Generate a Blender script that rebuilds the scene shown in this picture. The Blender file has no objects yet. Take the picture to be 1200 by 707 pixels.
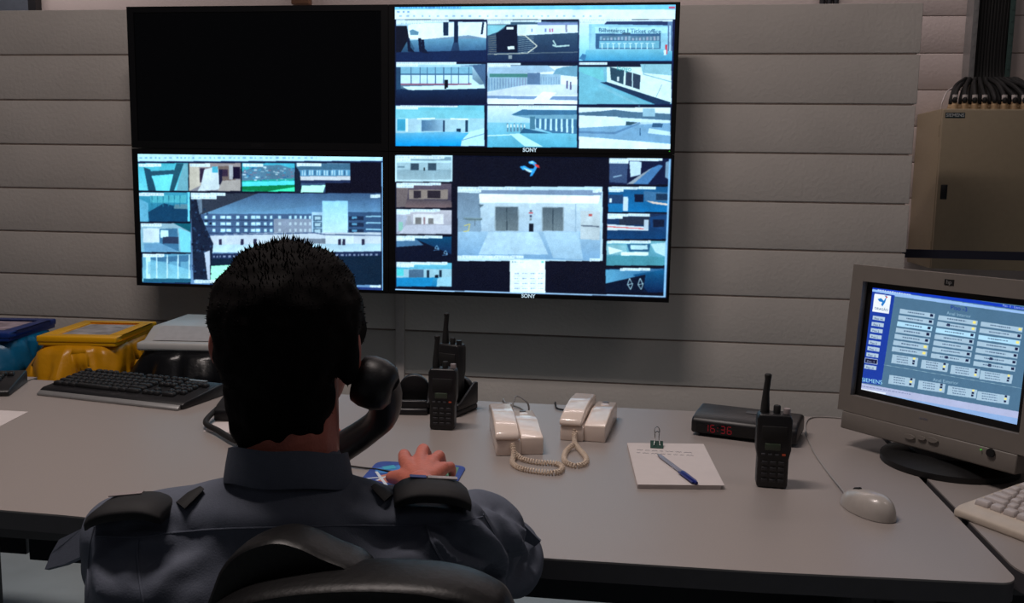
import bpy, bmesh, math, random
import numpy as np
from mathutils import Vector, Matrix, noise
from mathutils.bvhtree import BVHTree
random.seed(7); rng = np.random.default_rng(5)
PI = math.pi
sc = bpy.context.scene
C = sc.collection

# ------------------------------------------------------------------ camera, light, exposure
F, YAW, PIT, ROLL = 1080.0, 0.130443, 0.131729, 0.016144
CAMZ = 1.29
def ray(px, py):
    x, y = (px - 600) / F, (353.5 - py) / F
    c, s = math.cos(ROLL), math.sin(ROLL); x, y = c * x - s * y, s * x + c * y
    c, s = math.cos(PIT), math.sin(PIT); d = (x, c + s * y, -s + c * y)
    c, s = math.cos(YAW), math.sin(YAW)
    return Vector((c * d[0] - s * d[1], s * d[0] + c * d[1], d[2]))
EYE = Vector((0, 0, CAMZ))
def at(px, py, y=None, z=None):
    d = ray(px, py)
    return EYE + d * (y / d.y if y is not None else (z - CAMZ) / d.z)
cam_d = bpy.data.cameras.new('camera'); cam = bpy.data.objects.new('camera', cam_d); C.objects.link(cam)
cam_d.sensor_fit = 'HORIZONTAL'; cam_d.sensor_width = 36; cam_d.lens = 36 * F / 1200; cam_d.clip_start = 0.02
_f = ray(600, 353.5); _r = ray(600 + F, 353.5) - _f; _u = ray(600, 353.5 - F) - _f
cam.matrix_world = Matrix(((_r.x, _u.x, -_f.x, EYE.x), (_r.y, _u.y, -_f.y, EYE.y), (_r.z, _u.z, -_f.z, EYE.z), (0, 0, 0, 1)))
sc.camera = cam

w = bpy.data.worlds.new('room_ambience'); sc.world = w; w.use_nodes = True
w.node_tree.nodes['Background'].inputs[0].default_value = (0.9, 0.86, 0.95, 1)
w.node_tree.nodes['Background'].inputs[1].default_value = 0.03
def area(name, loc, target, sx, sy, power, col):
    l = bpy.data.lights.new(name, 'AREA'); l.shape = 'RECTANGLE'; l.size = sx; l.size_y = sy; l.energy = power; l.color = col
    o = bpy.data.objects.new(name, l); C.objects.link(o); o.location = loc
    o.rotation_euler = (Vector(target) - Vector(loc)).to_track_quat('-Z', 'Y').to_euler(); return o
area('ceiling_or_fill_light', (-1.0, 1.35, 3.9), (-1.0, 1.1, 0.6), 1.3, 0.3, 62, (1.0, 0.87, 0.82))
area('ceiling_or_fill_light', (2.1, 1.3, 3.9), (1.7, 2.8, 0.6), 1.3, 0.3, 7.5, (1.0, 0.87, 0.82))
area('ceiling_or_fill_light', (0.2, 5.0, 3.6), (0.2, 5.3, 0), 3.0, 0.2, 20, (1.0, 0.86, 0.84))
area('ceiling_or_fill_light', (-3.6, 4.75, 3.0), (-3.2, 5.5, 2.3), 1.2, 0.15, 5.5, (1.0, 0.88, 0.86))  # added lamp, no real fixture: brightens the rear wall at far left
area('ceiling_or_fill_light', (-0.2, -1.5, 3.3), (0, 2.0, 0.7), 1.3, 0.3, 1.0, (0.95, 0.93, 1.0))  # weak fill light added behind the camera, not a ceiling fixture
sc.view_settings.view_transform = 'Standard'; sc.view_settings.look = 'None'
sc.view_settings.exposure = 0.0; sc.view_settings.gamma = 1.0; sc.view_settings.use_curve_mapping = False

# ------------------------------------------------------------------ materials
def lin(c):
    return tuple((v / 255 / 12.92 if v / 255 <= 0.04045 else ((v / 255 + 0.055) / 1.055) ** 2.4) for v in c)
MATS = {}
def mat(name, rgb, rough=0.6, metal=0.0, var=0.06, scale=40, bump=0.0, bscale=200, coat=0.0, emit=None, estr=0, trans=0.0, spec=0.5):
    if name in MATS: return MATS[name]
    m = bpy.data.materials.new(name); m.use_nodes = True; nt = m.node_tree; b = nt.nodes['Principled BSDF']
    c = lin(rgb)
    tc = nt.nodes.new('ShaderNodeTexCoord'); n = nt.nodes.new('ShaderNodeTexNoise'); n.inputs['Scale'].default_value = scale; n.inputs['Detail'].default_value = 4
    nt.links.new(tc.outputs['Object'], n.inputs['Vector'])
    r = nt.nodes.new('ShaderNodeValToRGB'); r.color_ramp.elements[0].position = 0.3; r.color_ramp.elements[1].position = 0.7
    r.color_ramp.elements[0].color = (*[v * (1 - var) for v in c], 1); r.color_ramp.elements[1].color = (*[min(1, v * (1 + var)) for v in c], 1)
    nt.links.new(n.outputs['Fac'], r.inputs[0]); nt.links.new(r.outputs[0], b.inputs['Base Color'])
    b.inputs['Roughness'].default_value = rough; b.inputs['Metallic'].default_value = metal
    b.inputs['Coat Weight'].default_value = coat; b.inputs['Specular IOR Level'].default_value = spec
    b.inputs['Transmission Weight'].default_value = trans
    if bump:
        n2 = nt.nodes.new('ShaderNodeTexNoise'); n2.inputs['Scale'].default_value = bscale; n2.inputs['Detail'].default_value = 5
        nt.links.new(tc.outputs['Object'], n2.inputs['Vector'])
        bp = nt.nodes.new('ShaderNodeBump'); bp.inputs['Strength'].default_value = bump; bp.inputs['Distance'].default_value = 0.01
        nt.links.new(n2.outputs['Fac'], bp.inputs['Height']); nt.links.new(bp.outputs['Normal'], b.inputs['Normal'])
    if emit:
        b.inputs['Emission Color'].default_value = (*lin(emit), 1); b.inputs['Emission Strength'].default_value = estr
    MATS[name] = m; return m
BLOCK = mat('painted_block', (206, 200, 194), 0.85, var=0.05, scale=3, bump=0.25, bscale=60)
MORTAR = mat('mortar_joint', (128, 114, 106), 0.95, var=0.15, scale=20, bump=0.5)
RWALL = mat('rear_wall_paint', (222, 208, 204), 0.85, var=0.04, scale=3, bump=0.2, bscale=60)
FLOORM = mat('floor_vinyl', (160, 174, 180), 0.5, var=0.08, scale=6, bump=0.05)
DESK = mat('desk_laminate', (152, 144, 140), 0.38, var=0.035, scale=350)
DESKEDGE = mat('desk_edge_band', (70, 68, 72), 0.5)
DARKMETAL = mat('dark_metal', (38, 38, 42), 0.5)
BEZEL = mat('black_gloss_plastic', (12, 12, 14), 0.3, coat=0.2)
BLACKP = mat('black_plastic', (20, 20, 23), 0.42, bump=0.05, bscale=600)
BLACKR = mat('black_rubber', (14, 14, 15), 0.7)
KEYB = mat('black_key', (24, 24, 26), 0.5)
OFFSCR = mat('dark_screen_glass', (5, 6, 9), 0.12)
SILVER = mat('silver_plastic', (150, 150, 150), 0.35, metal=0.4)
CHROME = mat('chrome', (190, 190, 190), 0.2, metal=1.0)
BEIGE = mat('beige_enamel', (154, 140, 116), 0.5, var=0.03, bump=0.1, bscale=500)
GLAND = mat('cream_gland_plastic', (196, 166, 128), 0.5)
CREAM = mat('cream_plastic', (236, 220, 208), 0.2, var=0.02, coat=0.4)
CORD = mat('cream_cord', (220, 202, 182), 0.5)
CRTP = mat('grey_monitor_plastic', (118, 112, 106), 0.5, var=0.03, bump=0.08, bscale=900)
CRTD = mat('dark_monitor_plastic', (9, 9, 11), 0.5)
MOUSEM = mat('grey_mouse_plastic', (178, 172, 166), 0.3, coat=0.2)
PAPER = mat('white_paper', (208, 200, 198), 0.85, var=0.02)
WHITEP = mat('white_plastic', (196, 196, 194), 0.4, var=0.03)
YELLOW = mat('yellow_plastic', (242, 176, 12), 0.4, var=0.04)
YBAG = mat('yellow_bag_film', (214, 150, 16), 0.35, var=0.12, scale=12, bump=0.6, bscale=12)
BLUEP = mat('blue_plastic', (24, 56, 132), 0.4, var=0.05)
BBAG = mat('blue_bag_film', (8, 98, 140), 0.35, var=0.2, scale=10, bump=0.6, bscale=12)
KBAG = mat('black_bag_film', (16, 17, 20), 0.3, var=0.1, scale=10, bump=0.6, bscale=12)
NAVY = mat('navy_strap', (22, 24, 44), 0.7)
SKIN = mat('skin', (196, 112, 94), 0.5, var=0.08, scale=60, bump=0.15, bscale=180)
HAIR = mat('dark_hair', (13, 10, 10), 0.75, var=0.3, scale=90, spec=0.08)
SHIRT = mat('grey_blue_shirt', (92, 98, 112), 0.75, spec=0.25, var=0.04, scale=120, bump=0.1, bscale=500)
TROUS = mat('dark_trouser_cloth', (26, 28, 36), 0.8)
LEATHER = mat('black_leather', (10, 9, 10), 0.42, var=0.1, scale=30, bump=0.06, bscale=120, spec=0.3)
BOARDB = mat('black_epaulette_cloth', (12, 12, 16), 0.75)
GREEN = mat('green_clip', (8, 62, 50), 0.4)
BLUECAP = mat('blue_pen_cap', (20, 36, 120), 0.3)
CLEAR = mat('clear_pen_barrel', (200, 205, 225), 0.15, trans=0.5)
RED = mat('red_led', (120, 10, 20), 0.5, emit=(190, 16, 44), estr=0.12)
GLED = mat('green_led', (60, 200, 60), 0.5, emit=(90, 255, 60), estr=0.3)
LOGO = mat('backlit_logo', (220, 240, 250), 0.4, emit=(200, 235, 255), estr=0.55)
LCD = mat('radio_lcd', (58, 70, 56), 0.3)
LEGEND = mat('white_legend', (200, 205, 205), 0.5)
TEAL = mat('dark_teal_badge', (18, 48, 58), 0.4)
GREYTXT = mat('grey_ink', (120, 122, 140), 0.8)
REDINK = mat('red_ink', (160, 60, 60), 0.8)
SHOE = mat('black_shoe', (14, 14, 14), 0.35)

# ------------------------------------------------------------------ mesh helpers
class M:
    def __init__(s): s.v = []; s.f = []
    def add(s, vs, fs):
        n = len(s.v); s.v += [Vector(p) for p in vs]; s.f += [tuple(i + n for i in f) for f in fs]; return s
    def box(s, c, d, rot=None, taper=None):
        c = Vector(c); hx, hy, hz = d[0] / 2, d[1] / 2, d[2] / 2; vs = []
        for z in (-1, 1):
            t = taper if (taper and z > 0) else (1, 1)
            for x, y in ((-1, -1), (1, -1), (1, 1), (-1, 1)):
                p = Vector((x * hx * t[0], y * hy * t[1], z * hz)); vs.append(c + (rot @ p if rot else p))
        return s.add(vs, [(3, 2, 1, 0), (4, 5, 6, 7), (0, 1, 5, 4), (1, 2, 6, 5), (2, 3, 7, 6), (3, 0, 4, 7)])
    def tube(s, pts, r, seg=10, cap=True, flat=None):
        pts = [Vector(p) for p in pts]; n = len(pts); rs = r if isinstance(r, (list, tuple)) else [r] * n
        t0 = (pts[1] - pts[0]).normalized(); up = Vector((0, 0, 1)) if abs(t0.z) < 0.9 else Vector((1, 0, 0))
        a = t0.cross(up).normalized(); vs = []
        for i in range(n):
            t = (pts[min(i + 1, n - 1)] - pts[max(i - 1, 0)])
            t = t.normalized() if t.length > 1e-9 else t0
            a = (a - t * a.dot(t)).normalized(); b = t.cross(a)
            for k in range(seg):
                q = 2 * PI * k / seg; fl = flat if flat else 1
                vs.append(pts[i] + rs[i] * (a * math.cos(q) + b * math.sin(q) * fl))
        fs = [(i * seg + k, i * seg + (k + 1) % seg, (i + 1) * seg + (k + 1) % seg, (i + 1) * seg + k) for i in range(n - 1) for k in range(seg)]
        if cap: fs += [tuple(range(seg))[::-1], tuple((n - 1) * seg + k for k in range(seg))]
        return s.add(vs, fs)
    def lathe(s, prof, c=(0, 0, 0), seg=24, sx=1, sy=1):
        c = Vector(c); vs = [c + Vector((r * math.cos(2 * PI * k / seg) * sx, r * math.sin(2 * PI * k / seg) * sy, z)) for r, z in prof for k in range(seg)]
        n = len(prof); fs = [(i * seg + k, i * seg + (k + 1) % seg, (i + 1) * seg + (k + 1) % seg, (i + 1) * seg + k) for i in range(n - 1) for k in range(seg)]
        fs += [tuple(range(seg))[::-1], tuple((n - 1) * seg + k for k in range(seg))]
        return s.add(vs, fs)
    def prism(s, poly, axis, lo, hi, o=(0, 0, 0)):
        # poly in the plane normal to axis ('x': (y,z), 'y': (x,z), 'z': (x,y))
        o = Vector(o); n = len(poly)
        def P(a, b, h): return o + Vector({'x': (h, a, b), 'y': (a, h, b), 'z': (a, b, h)}[axis])
        vs = [P(a, b, lo) for a, b in poly] + [P(a, b, hi) for a, b in poly]
        return s.add(vs, [tuple(range(n))[::-1], tuple(range(n, 2 * n))] + [(i, (i + 1) % n, n + (i + 1) % n, n + i) for i in range(n)])
    def ball(s, c, r, rot=None, u=20, v=12):
        c = Vector(c); r = r if isinstance(r, (tuple, list)) else (r, r, r); vs = []
        for j in range(v + 1):
            th = PI * j / v
            for i in range(u):
                p = Vector((r[0] * math.sin(th) * math.cos(2 * PI * i / u), r[1] * math.sin(th) * math.sin(2 * PI * i / u), r[2] * math.cos(th)))
                vs.append(c + (rot @ p if rot else p))
        return s.add(vs, [(j * u + i, (j + 1) * u + i, (j + 1) * u + (i + 1) % u, j * u + (i + 1) % u) for j in range(v) for i in range(u)])
    def capsule(s, a, b, ra, rb, seg=16):
        a, b = Vector(a), Vector(b); s.ball(a, ra, u=seg, v=8); s.ball(b, rb, u=seg, v=8)
        return s.tube([a, b], [ra, rb], seg)
    def mesh(s, name):
        me = bpy.data.meshes.new(name); me.from_pydata([tuple(p) for p in s.v], [], s.f); 
        bm = bmesh.new(); bm.from_mesh(me); bmesh.ops.remove_doubles(bm, verts=bm.verts, dist=1e-6)
        bmesh.ops.recalc_face_normals(bm, faces=bm.faces); bm.to_mesh(me); bm.free(); return me
    def build(s, name, m, parent=None, bevel=0, seg=2, smooth=True, world=False):
        me = s.mesh(name); return link(name, me, m, parent, bevel, seg, smooth, world)
def link(name, me, m, parent=None, bevel=0, seg=2, smooth=True, world=False):
    me.materials.clear(); me.materials.append(m); o = bpy.data.objects.new(name, me); C.objects.link(o)
    if parent:
        o.parent = parent
        if world: o.matrix_parent_inverse = Matrix.LocRotScale(parent.location, parent.rotation_euler, None).inverted()
    if smooth:
        for p in me.polygons: p.use_smooth = True
        md = o.modifiers.new('edges', 'EDGE_SPLIT') if not bevel else None
        if md: md.split_angle = math.radians(38)
    if bevel:
        b = o.modifiers.new('bevel', 'BEVEL'); b.width = bevel; b.segments = seg; b.limit_method = 'ANGLE'; b.angle_limit = math.radians(40)
        b.harden_normals = False
        e = o.modifiers.new('edges', 'EDGE_SPLIT'); e.split_angle = math.radians(50)
    return o
def tag(o, label, cat, group=None):
    o['label'] = label; o['category'] = cat
    if group: o['group'] = group
    return o
def thing(name, label, cat, loc=(0, 0, 0), rz=0, group=None):
    o = bpy.data.objects.new(name, None); C.objects.link(o); o.location = loc; o.rotation_euler = (0, 0, rz); o.empty_display_size = 0.05
    return tag(o, label, cat, group)
def struct(o): o['kind'] = 'structure'; return o
def dup(root, loc, rz, label=None):
    r = root.copy(); C.objects.link(r); r.location = loc; r.rotation_euler = (0, 0, rz)
    if label: r['label'] = label
    for ch in list(root.children):
        c = ch.copy(); C.objects.link(c); c.parent = r
        for g in list(ch.children):
            d = g.copy(); C.objects.link(d); d.parent = c
    return r
def text_mesh(s, size, depth=0.0004, ax=Vector((1, 0, 0)), up=Vector((0, 0, 1)), o=Vector((0, 0, 0)), bold=0.0, align='CENTER'):
    cu = bpy.data.curves.new('lettering', 'FONT'); cu.body = s; cu.size = size; cu.align_x = align; cu.align_y = 'CENTER'; cu.extrude = depth; cu.offset = bold
    t = bpy.data.objects.new('lettering', cu); C.objects.link(t); dg = bpy.context.evaluated_depsgraph_get()
    me = bpy.data.meshes.new_from_object(t.evaluated_get(dg)); bpy.data.objects.remove(t)
    n = ax.cross(up)
    for v in me.vertices:
        p = v.co.copy(); v.co = o + ax * p.x + up * p.y + n * p.z
    return me
def curve(pts, n=8, closed=False):
    # Catmull-Rom through pts
    P = [Vector(p) for p in pts]; out = []
    for i in range(len(P) - 1):
        a, b, c, d = P[max(i - 1, 0)], P[i], P[i + 1], P[min(i + 2, len(P) - 1)]
        for k in range(n):
            t = k / n; out.append(0.5 * ((2 * b) + (c - a) * t + (2 * a - 5 * b + 4 * c - d) * t * t + (3 * b - a - 3 * c + d) * t ** 3))
    return out + [P[-1]]
def coil(pts, R, r, pitch, seg=6):
    path = curve(pts, 12); L = 0; out = []
    t0 = (path[1] - path[0]).normalized(); a = t0.orthogonal().normalized(); ph = 0
    for i in range(len(path) - 1):
        t = (path[i + 1] - path[i]); l = t.length; t.normalize(); a = (a - t * a.dot(t)).normalized(); b = t.cross(a)
        k = max(1, int(l / pitch * 8))
        for j in range(k):
            out.append(path[i].lerp(path[i + 1], j / k) + R * (a * math.cos(ph) + b * math.sin(ph))); ph += l / k / pitch * 2 * PI
    return M().tube(out, r, seg)
def remesh(m, vox, smooth=4, it_name='surface'):
    me = m.mesh(it_name); o = bpy.data.objects.new(it_name, me); C.objects.link(o)
    md = o.modifiers.new('r', 'REMESH'); md.mode = 'VOXEL'; md.voxel_size = vox; md.use_smooth_shade = True
    if smooth: s = o.modifiers.new('s', 'SMOOTH'); s.factor = 0.5; s.iterations = smooth
    dg = bpy.context.evaluated_depsgraph_get(); out = bpy.data.meshes.new_from_object(o.evaluated_get(dg))
    bpy.data.objects.remove(o); out.name = it_name; return out

# ------------------------------------------------------------------ the room
WY = 3.966; TOP = 0.7218 + CAMZ; PR = 1.11
XL = -4.6
m = M()
for i in range(11):
    z1 = TOP - 0.2 * i; z0 = max(0, z1 - 0.2 + 0.006)
    if z1 <= 0: break
    x = XL; off = 0
    m.box(((XL + PR) / 2, WY + 0.07, (z0 + z1) / 2), (PR - XL + 0.004 * math.sin(i * 2.1), 0.14, z1 - z0))
struct(m.build('wall_front', BLOCK, bevel=0.0035, seg=2))
m = M(); m.box(((XL + PR) / 2 - 0.006, WY + 0.0725, TOP / 2 - 0.01), (PR - XL - 0.02, 0.139, TOP - 0.02)); o = m.build('wall_front_joints', MORTAR); struct(o); o.name = 'trim_1'
# the rear wall behind the partition
RY = 5.5; zr = at(1100, 106, y=RY).z
m = M()
for i in range(-4, 11):
    z1 = zr + 0.2 * i + 0.4; 
    lo = max(0, z1 - 0.2 + 0.004)
    if z1 > 0: m.box((-0.9, RY + 0.1, (lo + z1) / 2), (9.4, 0.2, z1 - lo))
z1 = zr - 0.6 + 0.2; m.box((-0.9, RY + 0.1, max(0.05, (zr - 0.8 + 0.2) / 2)), (9.4, 0.2, max(0.1, zr - 0.8 + 0.2)))
struct(m.build('wall_rear', RWALL, bevel=0.004))
m = M(); m.box((-0.9, RY + 0.104, 1.7), (9.38, 0.196, 3.4)); struct(m.build('trim_2', MORTAR))
struct(M().box((-0.9, 1.55, -0.05), (9.4, 8.1, 0.1)).build('floor', FLOORM))
fj = M()
for i in range(-9, 7): fj.box((i * 0.6 + 0.25, 1.55, 0.0006), (0.006, 8.0, 0.0012))
for i in range(-3, 9): fj.box((-0.9, i * 0.6 + 0.5, 0.0006), (9.3, 0.006, 0.0012))
struct(fj.build('trim_3', DARKMETAL))
# blue grey door leaf in the rear wall at far left
dx = at(40, 5, y=RY).x
m = M(); m.box((dx - 0.5, RY - 0.02, 1.4), (1.0, 0.04, 2.8)); d = struct(m.build('door_1', mat('blue_grey_door', (104, 112, 124), 0.5)))
m = M(); m.box((dx + 0.025, RY - 0.03, 1.42), (0.05, 0.06, 2.84)); m.build('door_frame', DARKMETAL, d, world=True)
# conduit pipes high on the rear wall
for k in range(3):
    x = at(964 + k * 8, 3, y=RY - 0.03).x
    tag(M().tube([(x, RY - 0.022, 1.2), (x, RY - 0.022, 3.2)], 0.016, 12).build('conduit_pipe', DARKMETAL),
        ('left', 'middle', 'right')[k] + ('most' if k != 1 else '') + ' of the three dark pipes showing above the block partition', 'pipe', 'dark pipes on the rear wall')
x = at(352, 3, y=RY - 0.05).x; z = at(352, 1, y=RY - 0.05).z
tag(M().box((x, RY - 0.03, z + 0.04), (0.11, 0.06, 0.12)).build('junction_box', mat('brown_box', (120, 84, 62), 0.6), bevel=0.006), 'small brown junction box above the switched-off black screen', 'junction box')
# cable trunking below the screens
c1 = at(465, 380, y=WY).x; c2 = at(475, 380, y=WY).x
tag(M().box(((c1 + c2) / 2, WY - 0.0125, 0.70), (c2 - c1, 0.025, 0.94)).build('cable_trunking', mat('grey_trunking', (196, 188, 184), 0.6), bevel=0.003),
    'pale vertical cable trunking on the block wall under the screens', 'cable trunking')

# ------------------------------------------------------------------ pictures on screens
class Pic:
    def __init__(s, o, r, u, w, h, res):
        s.o, s.r, s.u, s.n = Vector(o), Vector(r), Vector(u), Vector(r).cross(Vector(u)); s.w, s.h = w, h   # o = lower-left corner
        s.W, s.H = int(w * res), int(h * res); s.b = np.zeros((s.H, s.W, 3)); s.T = (0, 0, 1); s.m = True
    def map(s, p):
        px, py = s.T[0] + p[0] / s.T[2], s.T[1] + p[1] / s.T[2]
        d = ray(px, py); q = EYE + d * ((s.o - EYE).dot(s.n) / d.dot(s.n)) - s.o
        return q.dot(s.r) / s.w * s.W, q.dot(s.u) / s.h * s.H
    def poly(s, pts, col, c2=None, d='v', a=1.0, direct=False):
        P = pts if direct else [s.map(p) for p in pts]
        xs = [p[0] for p in P]; ys = [p[1] for p in P]
        x0, x1 = max(0, int(min(xs))), min(s.W, int(max(xs)) + 2); y0, y1 = max(0, int(min(ys))), min(s.H, int(max(ys)) + 2)
        if x1 <= x0 or y1 <= y0: return
        X, Y = np.meshgrid(np.arange(x0, x1) + 0.5, np.arange(y0, y1) + 0.5); ins = np.zeros(X.shape, bool)
        for i in range(len(P)):
            (xa, ya), (xb, yb) = P[i], P[i - 1]
            if ya == yb: continue
            ins ^= ((ya > Y) != (yb > Y)) & (X < (xb - xa) * (Y - ya) / (yb - ya) + xa)
        c = np.array(col, float) / 255
        if c2 is not None:
            e = np.array(c2, float) / 255
            t = ((max(ys) - Y) / max(1e-6, max(ys) - min(ys))) if d == 'v' else ((X - min(xs)) / max(1e-6, max(xs) - min(xs)))
            t = np.clip(t, 0, 1)[..., None]; c = c * (1 - t) + e * t
        else: c = np.broadcast_to(c, X.shape + (3,))
        sub = s.b[y0:y1, x0:x1]; k = (ins * a)[..., None]; sub[:] = sub * (1 - k) + c * k
    def rect(s, x0, y0, x1, y1, col, c2=None, d='v', a=1.0): s.poly([(x0, y0), (x1, y0), (x1, y1), (x0, y1)], col, c2, d, a)
    def line(s, pts, wd, col, a=1.0):
        for (xa, ya), (xb, yb) in zip(pts[:-1], pts[1:]):
            L = math.hypot(xb - xa, yb - ya) or 1; nx, ny = -(yb - ya) / L * wd / 2, (xb - xa) / L * wd / 2
            s.poly([(xa + nx, ya + ny), (xb + nx, yb + ny), (xb - nx, yb - ny), (xa - nx, ya - ny)], col, a=a)
    def dashes(s, x0, y, x1, h, col, slope=0.0, lo=5, hi=14, gap=5, a=0.8):
        x = x0
        while x < x1:
            l = random.uniform(lo, hi); yy = y + (x - x0) * slope
            s.poly([(x, yy), (min(x + l, x1), yy + l * slope), (min(x + l, x1), yy + h + l * slope), (x, yy + h)], col, a=a); x += l + random.uniform(gap * .4, gap)
    def text(s, st, x, y, size, col, slope=0.0, align='LEFT', a=1.0):
        me = text_mesh(st, size, 0, Vector((1, 0, 0)), Vector((0, 1, 0)), align=align)
        for f in me.polygons:
            s.poly([(x + me.vertices[i].co.x, y - me.vertices[i].co.y + me.vertices[i].co.x * slope) for i in f.vertices], col, a=a)
        bpy.data.meshes.remove(me)
    def cap(s, x, y, w1, h, w2=None):
        s.rect(x, y, x + w1, y + h, (225, 240, 250)); s.dashes(x + 3, y + h * .3, x + w1 - 6, h * .4, (150, 175, 205), lo=h * .3, hi=h * .9, gap=h * .5, a=.6)
        if w2: s.rect(x, y + h, x + w2, y + 2 * h * .95, (225, 240, 250)); s.dashes(x + 3, y + h * 1.3, x + w2 - 6, h * .35, (150, 175, 205), lo=h * .3, hi=h * .9, gap=h * .5, a=.6)
    def build(s, name, parent, strength=1.3, blur=3, grain=0.02, texture=0.45, off=0.0):
        b = s.b
        for _ in range(blur):
            p = np.pad(b, ((1, 1), (1, 1), (0, 0)), mode='edge')
            b = (p[1:-1, 1:-1] * 4 + p[:-2, 1:-1] + p[2:, 1:-1] + p[1:-1, :-2] + p[1:-1, 2:]) / 8
        tex = np.zeros(b.shape[:2])
        for n_, amp in ((7, .035), (14, .04), (28, .04), (60, .04)):
            gr = rng.normal(0, 1, (n_ + 2, 2 * n_ + 2)); yy = np.linspace(0, n_, b.shape[0]); xx = np.linspace(0, 2 * n_, b.shape[1]); y0 = yy.astype(int); x0 = xx.astype(int); fy = (yy - y0)[:, None]; fx = (xx - x0)[None]
            tex += amp * ((gr[y0][:, x0] * (1 - fx) + gr[y0][:, x0 + 1] * fx) * (1 - fy) + (gr[y0 + 1][:, x0] * (1 - fx) + gr[y0 + 1][:, x0 + 1] * fx) * fy)
        b = b * (1 + tex[..., None] * texture)
        b = np.clip(b + rng.normal(0, grain, b.shape[:2])[..., None], 0, 1)
        b = b * np.array([0.90, 0.985, 1.0]) if parent.name.startswith('wall') else b
        L = np.where(b <= 0.04045, b / 12.92, ((b + 0.055) / 1.055) ** 2.4)
        W, H = s.W, s.H; gx, gy = np.meshgrid(np.arange(W) / (W - 1), np.arange(H) / (H - 1))
        o = np.array(s.o + s.n * off); co = o + gx[..., None] * np.array(s.r) * s.w + gy[..., None] * np.array(s.u) * s.h
        me = bpy.data.meshes.new(name); me.vertices.add(W * H); me.vertices.foreach_set('co', co.reshape(-1))
        i = (np.arange(H - 1)[:, None] * W + np.arange(W - 1)).reshape(-1); q = np.stack([i, i + 1, i + 1 + W, i + W], 1).reshape(-1)
        me.loops.add(len(q)); me.loops.foreach_set('vertex_index', q.astype(np.int32)); me.polygons.add(len(i)); me.polygons.foreach_set('loop_start', (np.arange(len(i)) * 4).astype(np.int32))
        me.update(calc_edges=True)
        ca = me.color_attributes.new('picture', 'FLOAT_COLOR', 'POINT')
        ca.data.foreach_set('color', np.concatenate([L, np.ones((H, W, 1))], 2).reshape(-1).astype(np.float32))
        if 'lit_screen' + str(strength) not in MATS:
            mt = bpy.data.materials.new('lit_screen'); mt.use_nodes = True; nt = mt.node_tree; bs = nt.nodes['Principled BSDF']
            a = nt.nodes.new('ShaderNodeVertexColor'); a.layer_name = 'picture'; nt.links.new(a.outputs[0], bs.inputs['Emission Color'])
            bs.inputs['Base Color'].default_value = (0.01, 0.01, 0.012, 1); bs.inputs['Emission Strength'].default_value = strength; bs.inputs['Roughness'].default_value = 0.25
            MATS['lit_screen' + str(strength)] = mt
        return link(name, me, MATS['lit_screen' + str(strength)], parent, smooth=False, world=True)

# ------------------------------------------------------------------ the four wall screens
TY = 3.666; SY = TY + 0.004
XM = -0.993; X0, X1 = -2.099, 0.146; ZT, ZM, ZB = CAMZ + 0.679, CAMZ + 0.105, CAMZ - 0.475
def screen_rect(tl, tr, br, bl):
    a, b, c, d = [at(*p, y=SY) for p in (tl, tr, br, bl)]
    return (a.x + d.x) / 2, (b.x + c.x) / 2, (c.z + d.z) / 2, (a.z + b.z) / 2
def television(x0, x1, z0, z1, scr, label, logo_px=None):
    cx = (x0 + x1) / 2
    t = thing('wall_television', label, 'screen', (cx, WY, z0), 0, 'wall screens')
    x0 += 0.001; x1 -= 0.001; z0 += 0.001; z1 -= 0.001
    sx0, sx1, sz0, sz1 = scr
    M().box((cx, TY + 0.055, (z0 + z1) / 2), (x1 - x0, 0.09, z1 - z0)).build('housing', BLACKP, t, bevel=0.004, world=True)
    m = M(); y = TY + 0.006
    for a, b, c, d in ((x0, x1, sz1, z1), (x0, x1, z0, sz0), (x0, sx0, sz0, sz1), (sx1, x1, sz0, sz1)):
        m.box(((a + b) / 2, y, (c + d) / 2), (b - a, 0.012, d - c))
    m.build('bezel', BEZEL, t, world=True)
    for k in (-1, 1):
        M().box((cx + k * 0.3, (TY + 0.1 + WY) / 2, (z0 + z1) / 2), (0.05, WY - TY - 0.1, 0.36)).build('wall_bracket', DARKMETAL, t, bevel=0.003, world=True)
    me = text_mesh('SONY', 0.021, 0.0004, o=Vector(((sx0 + sx1) / 2, TY - 0.0006, z0 + (sz0 - z0) * 0.52)), bold=0.0006)
    link('maker_logo', me, LOGO if logo_px is None else BLACKP, t, smooth=False, world=True)
    if label.endswith('camera views'): M().box((x1 - 0.02, TY, z0 + 0.012), (0.004, 0.002, 0.003)).build('standby_light', GLED, t, world=True)
    return t
RES = 470
def pic(scr, RES=RES): return Pic((scr[0], SY, scr[2]), (1, 0, 0), (0, 0, 1), scr[1] - scr[0], scr[3] - scr[2], RES)
S1 = (X0 + 0.03, XM - 0.03, ZM + 0.03, ZT - 0.024)
t1 = television(X0, XM, ZM, ZT, S1, 'switched-off black wall screen at the upper left of the block of four', 1)
M().box(((S1[0] + S1[1]) / 2, SY + 0.002, (S1[2] + S1[3]) / 2), (S1[1] - S1[0], 0.004, S1[3] - S1[2])).build('screen', OFFSCR, t1, world=True)

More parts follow.
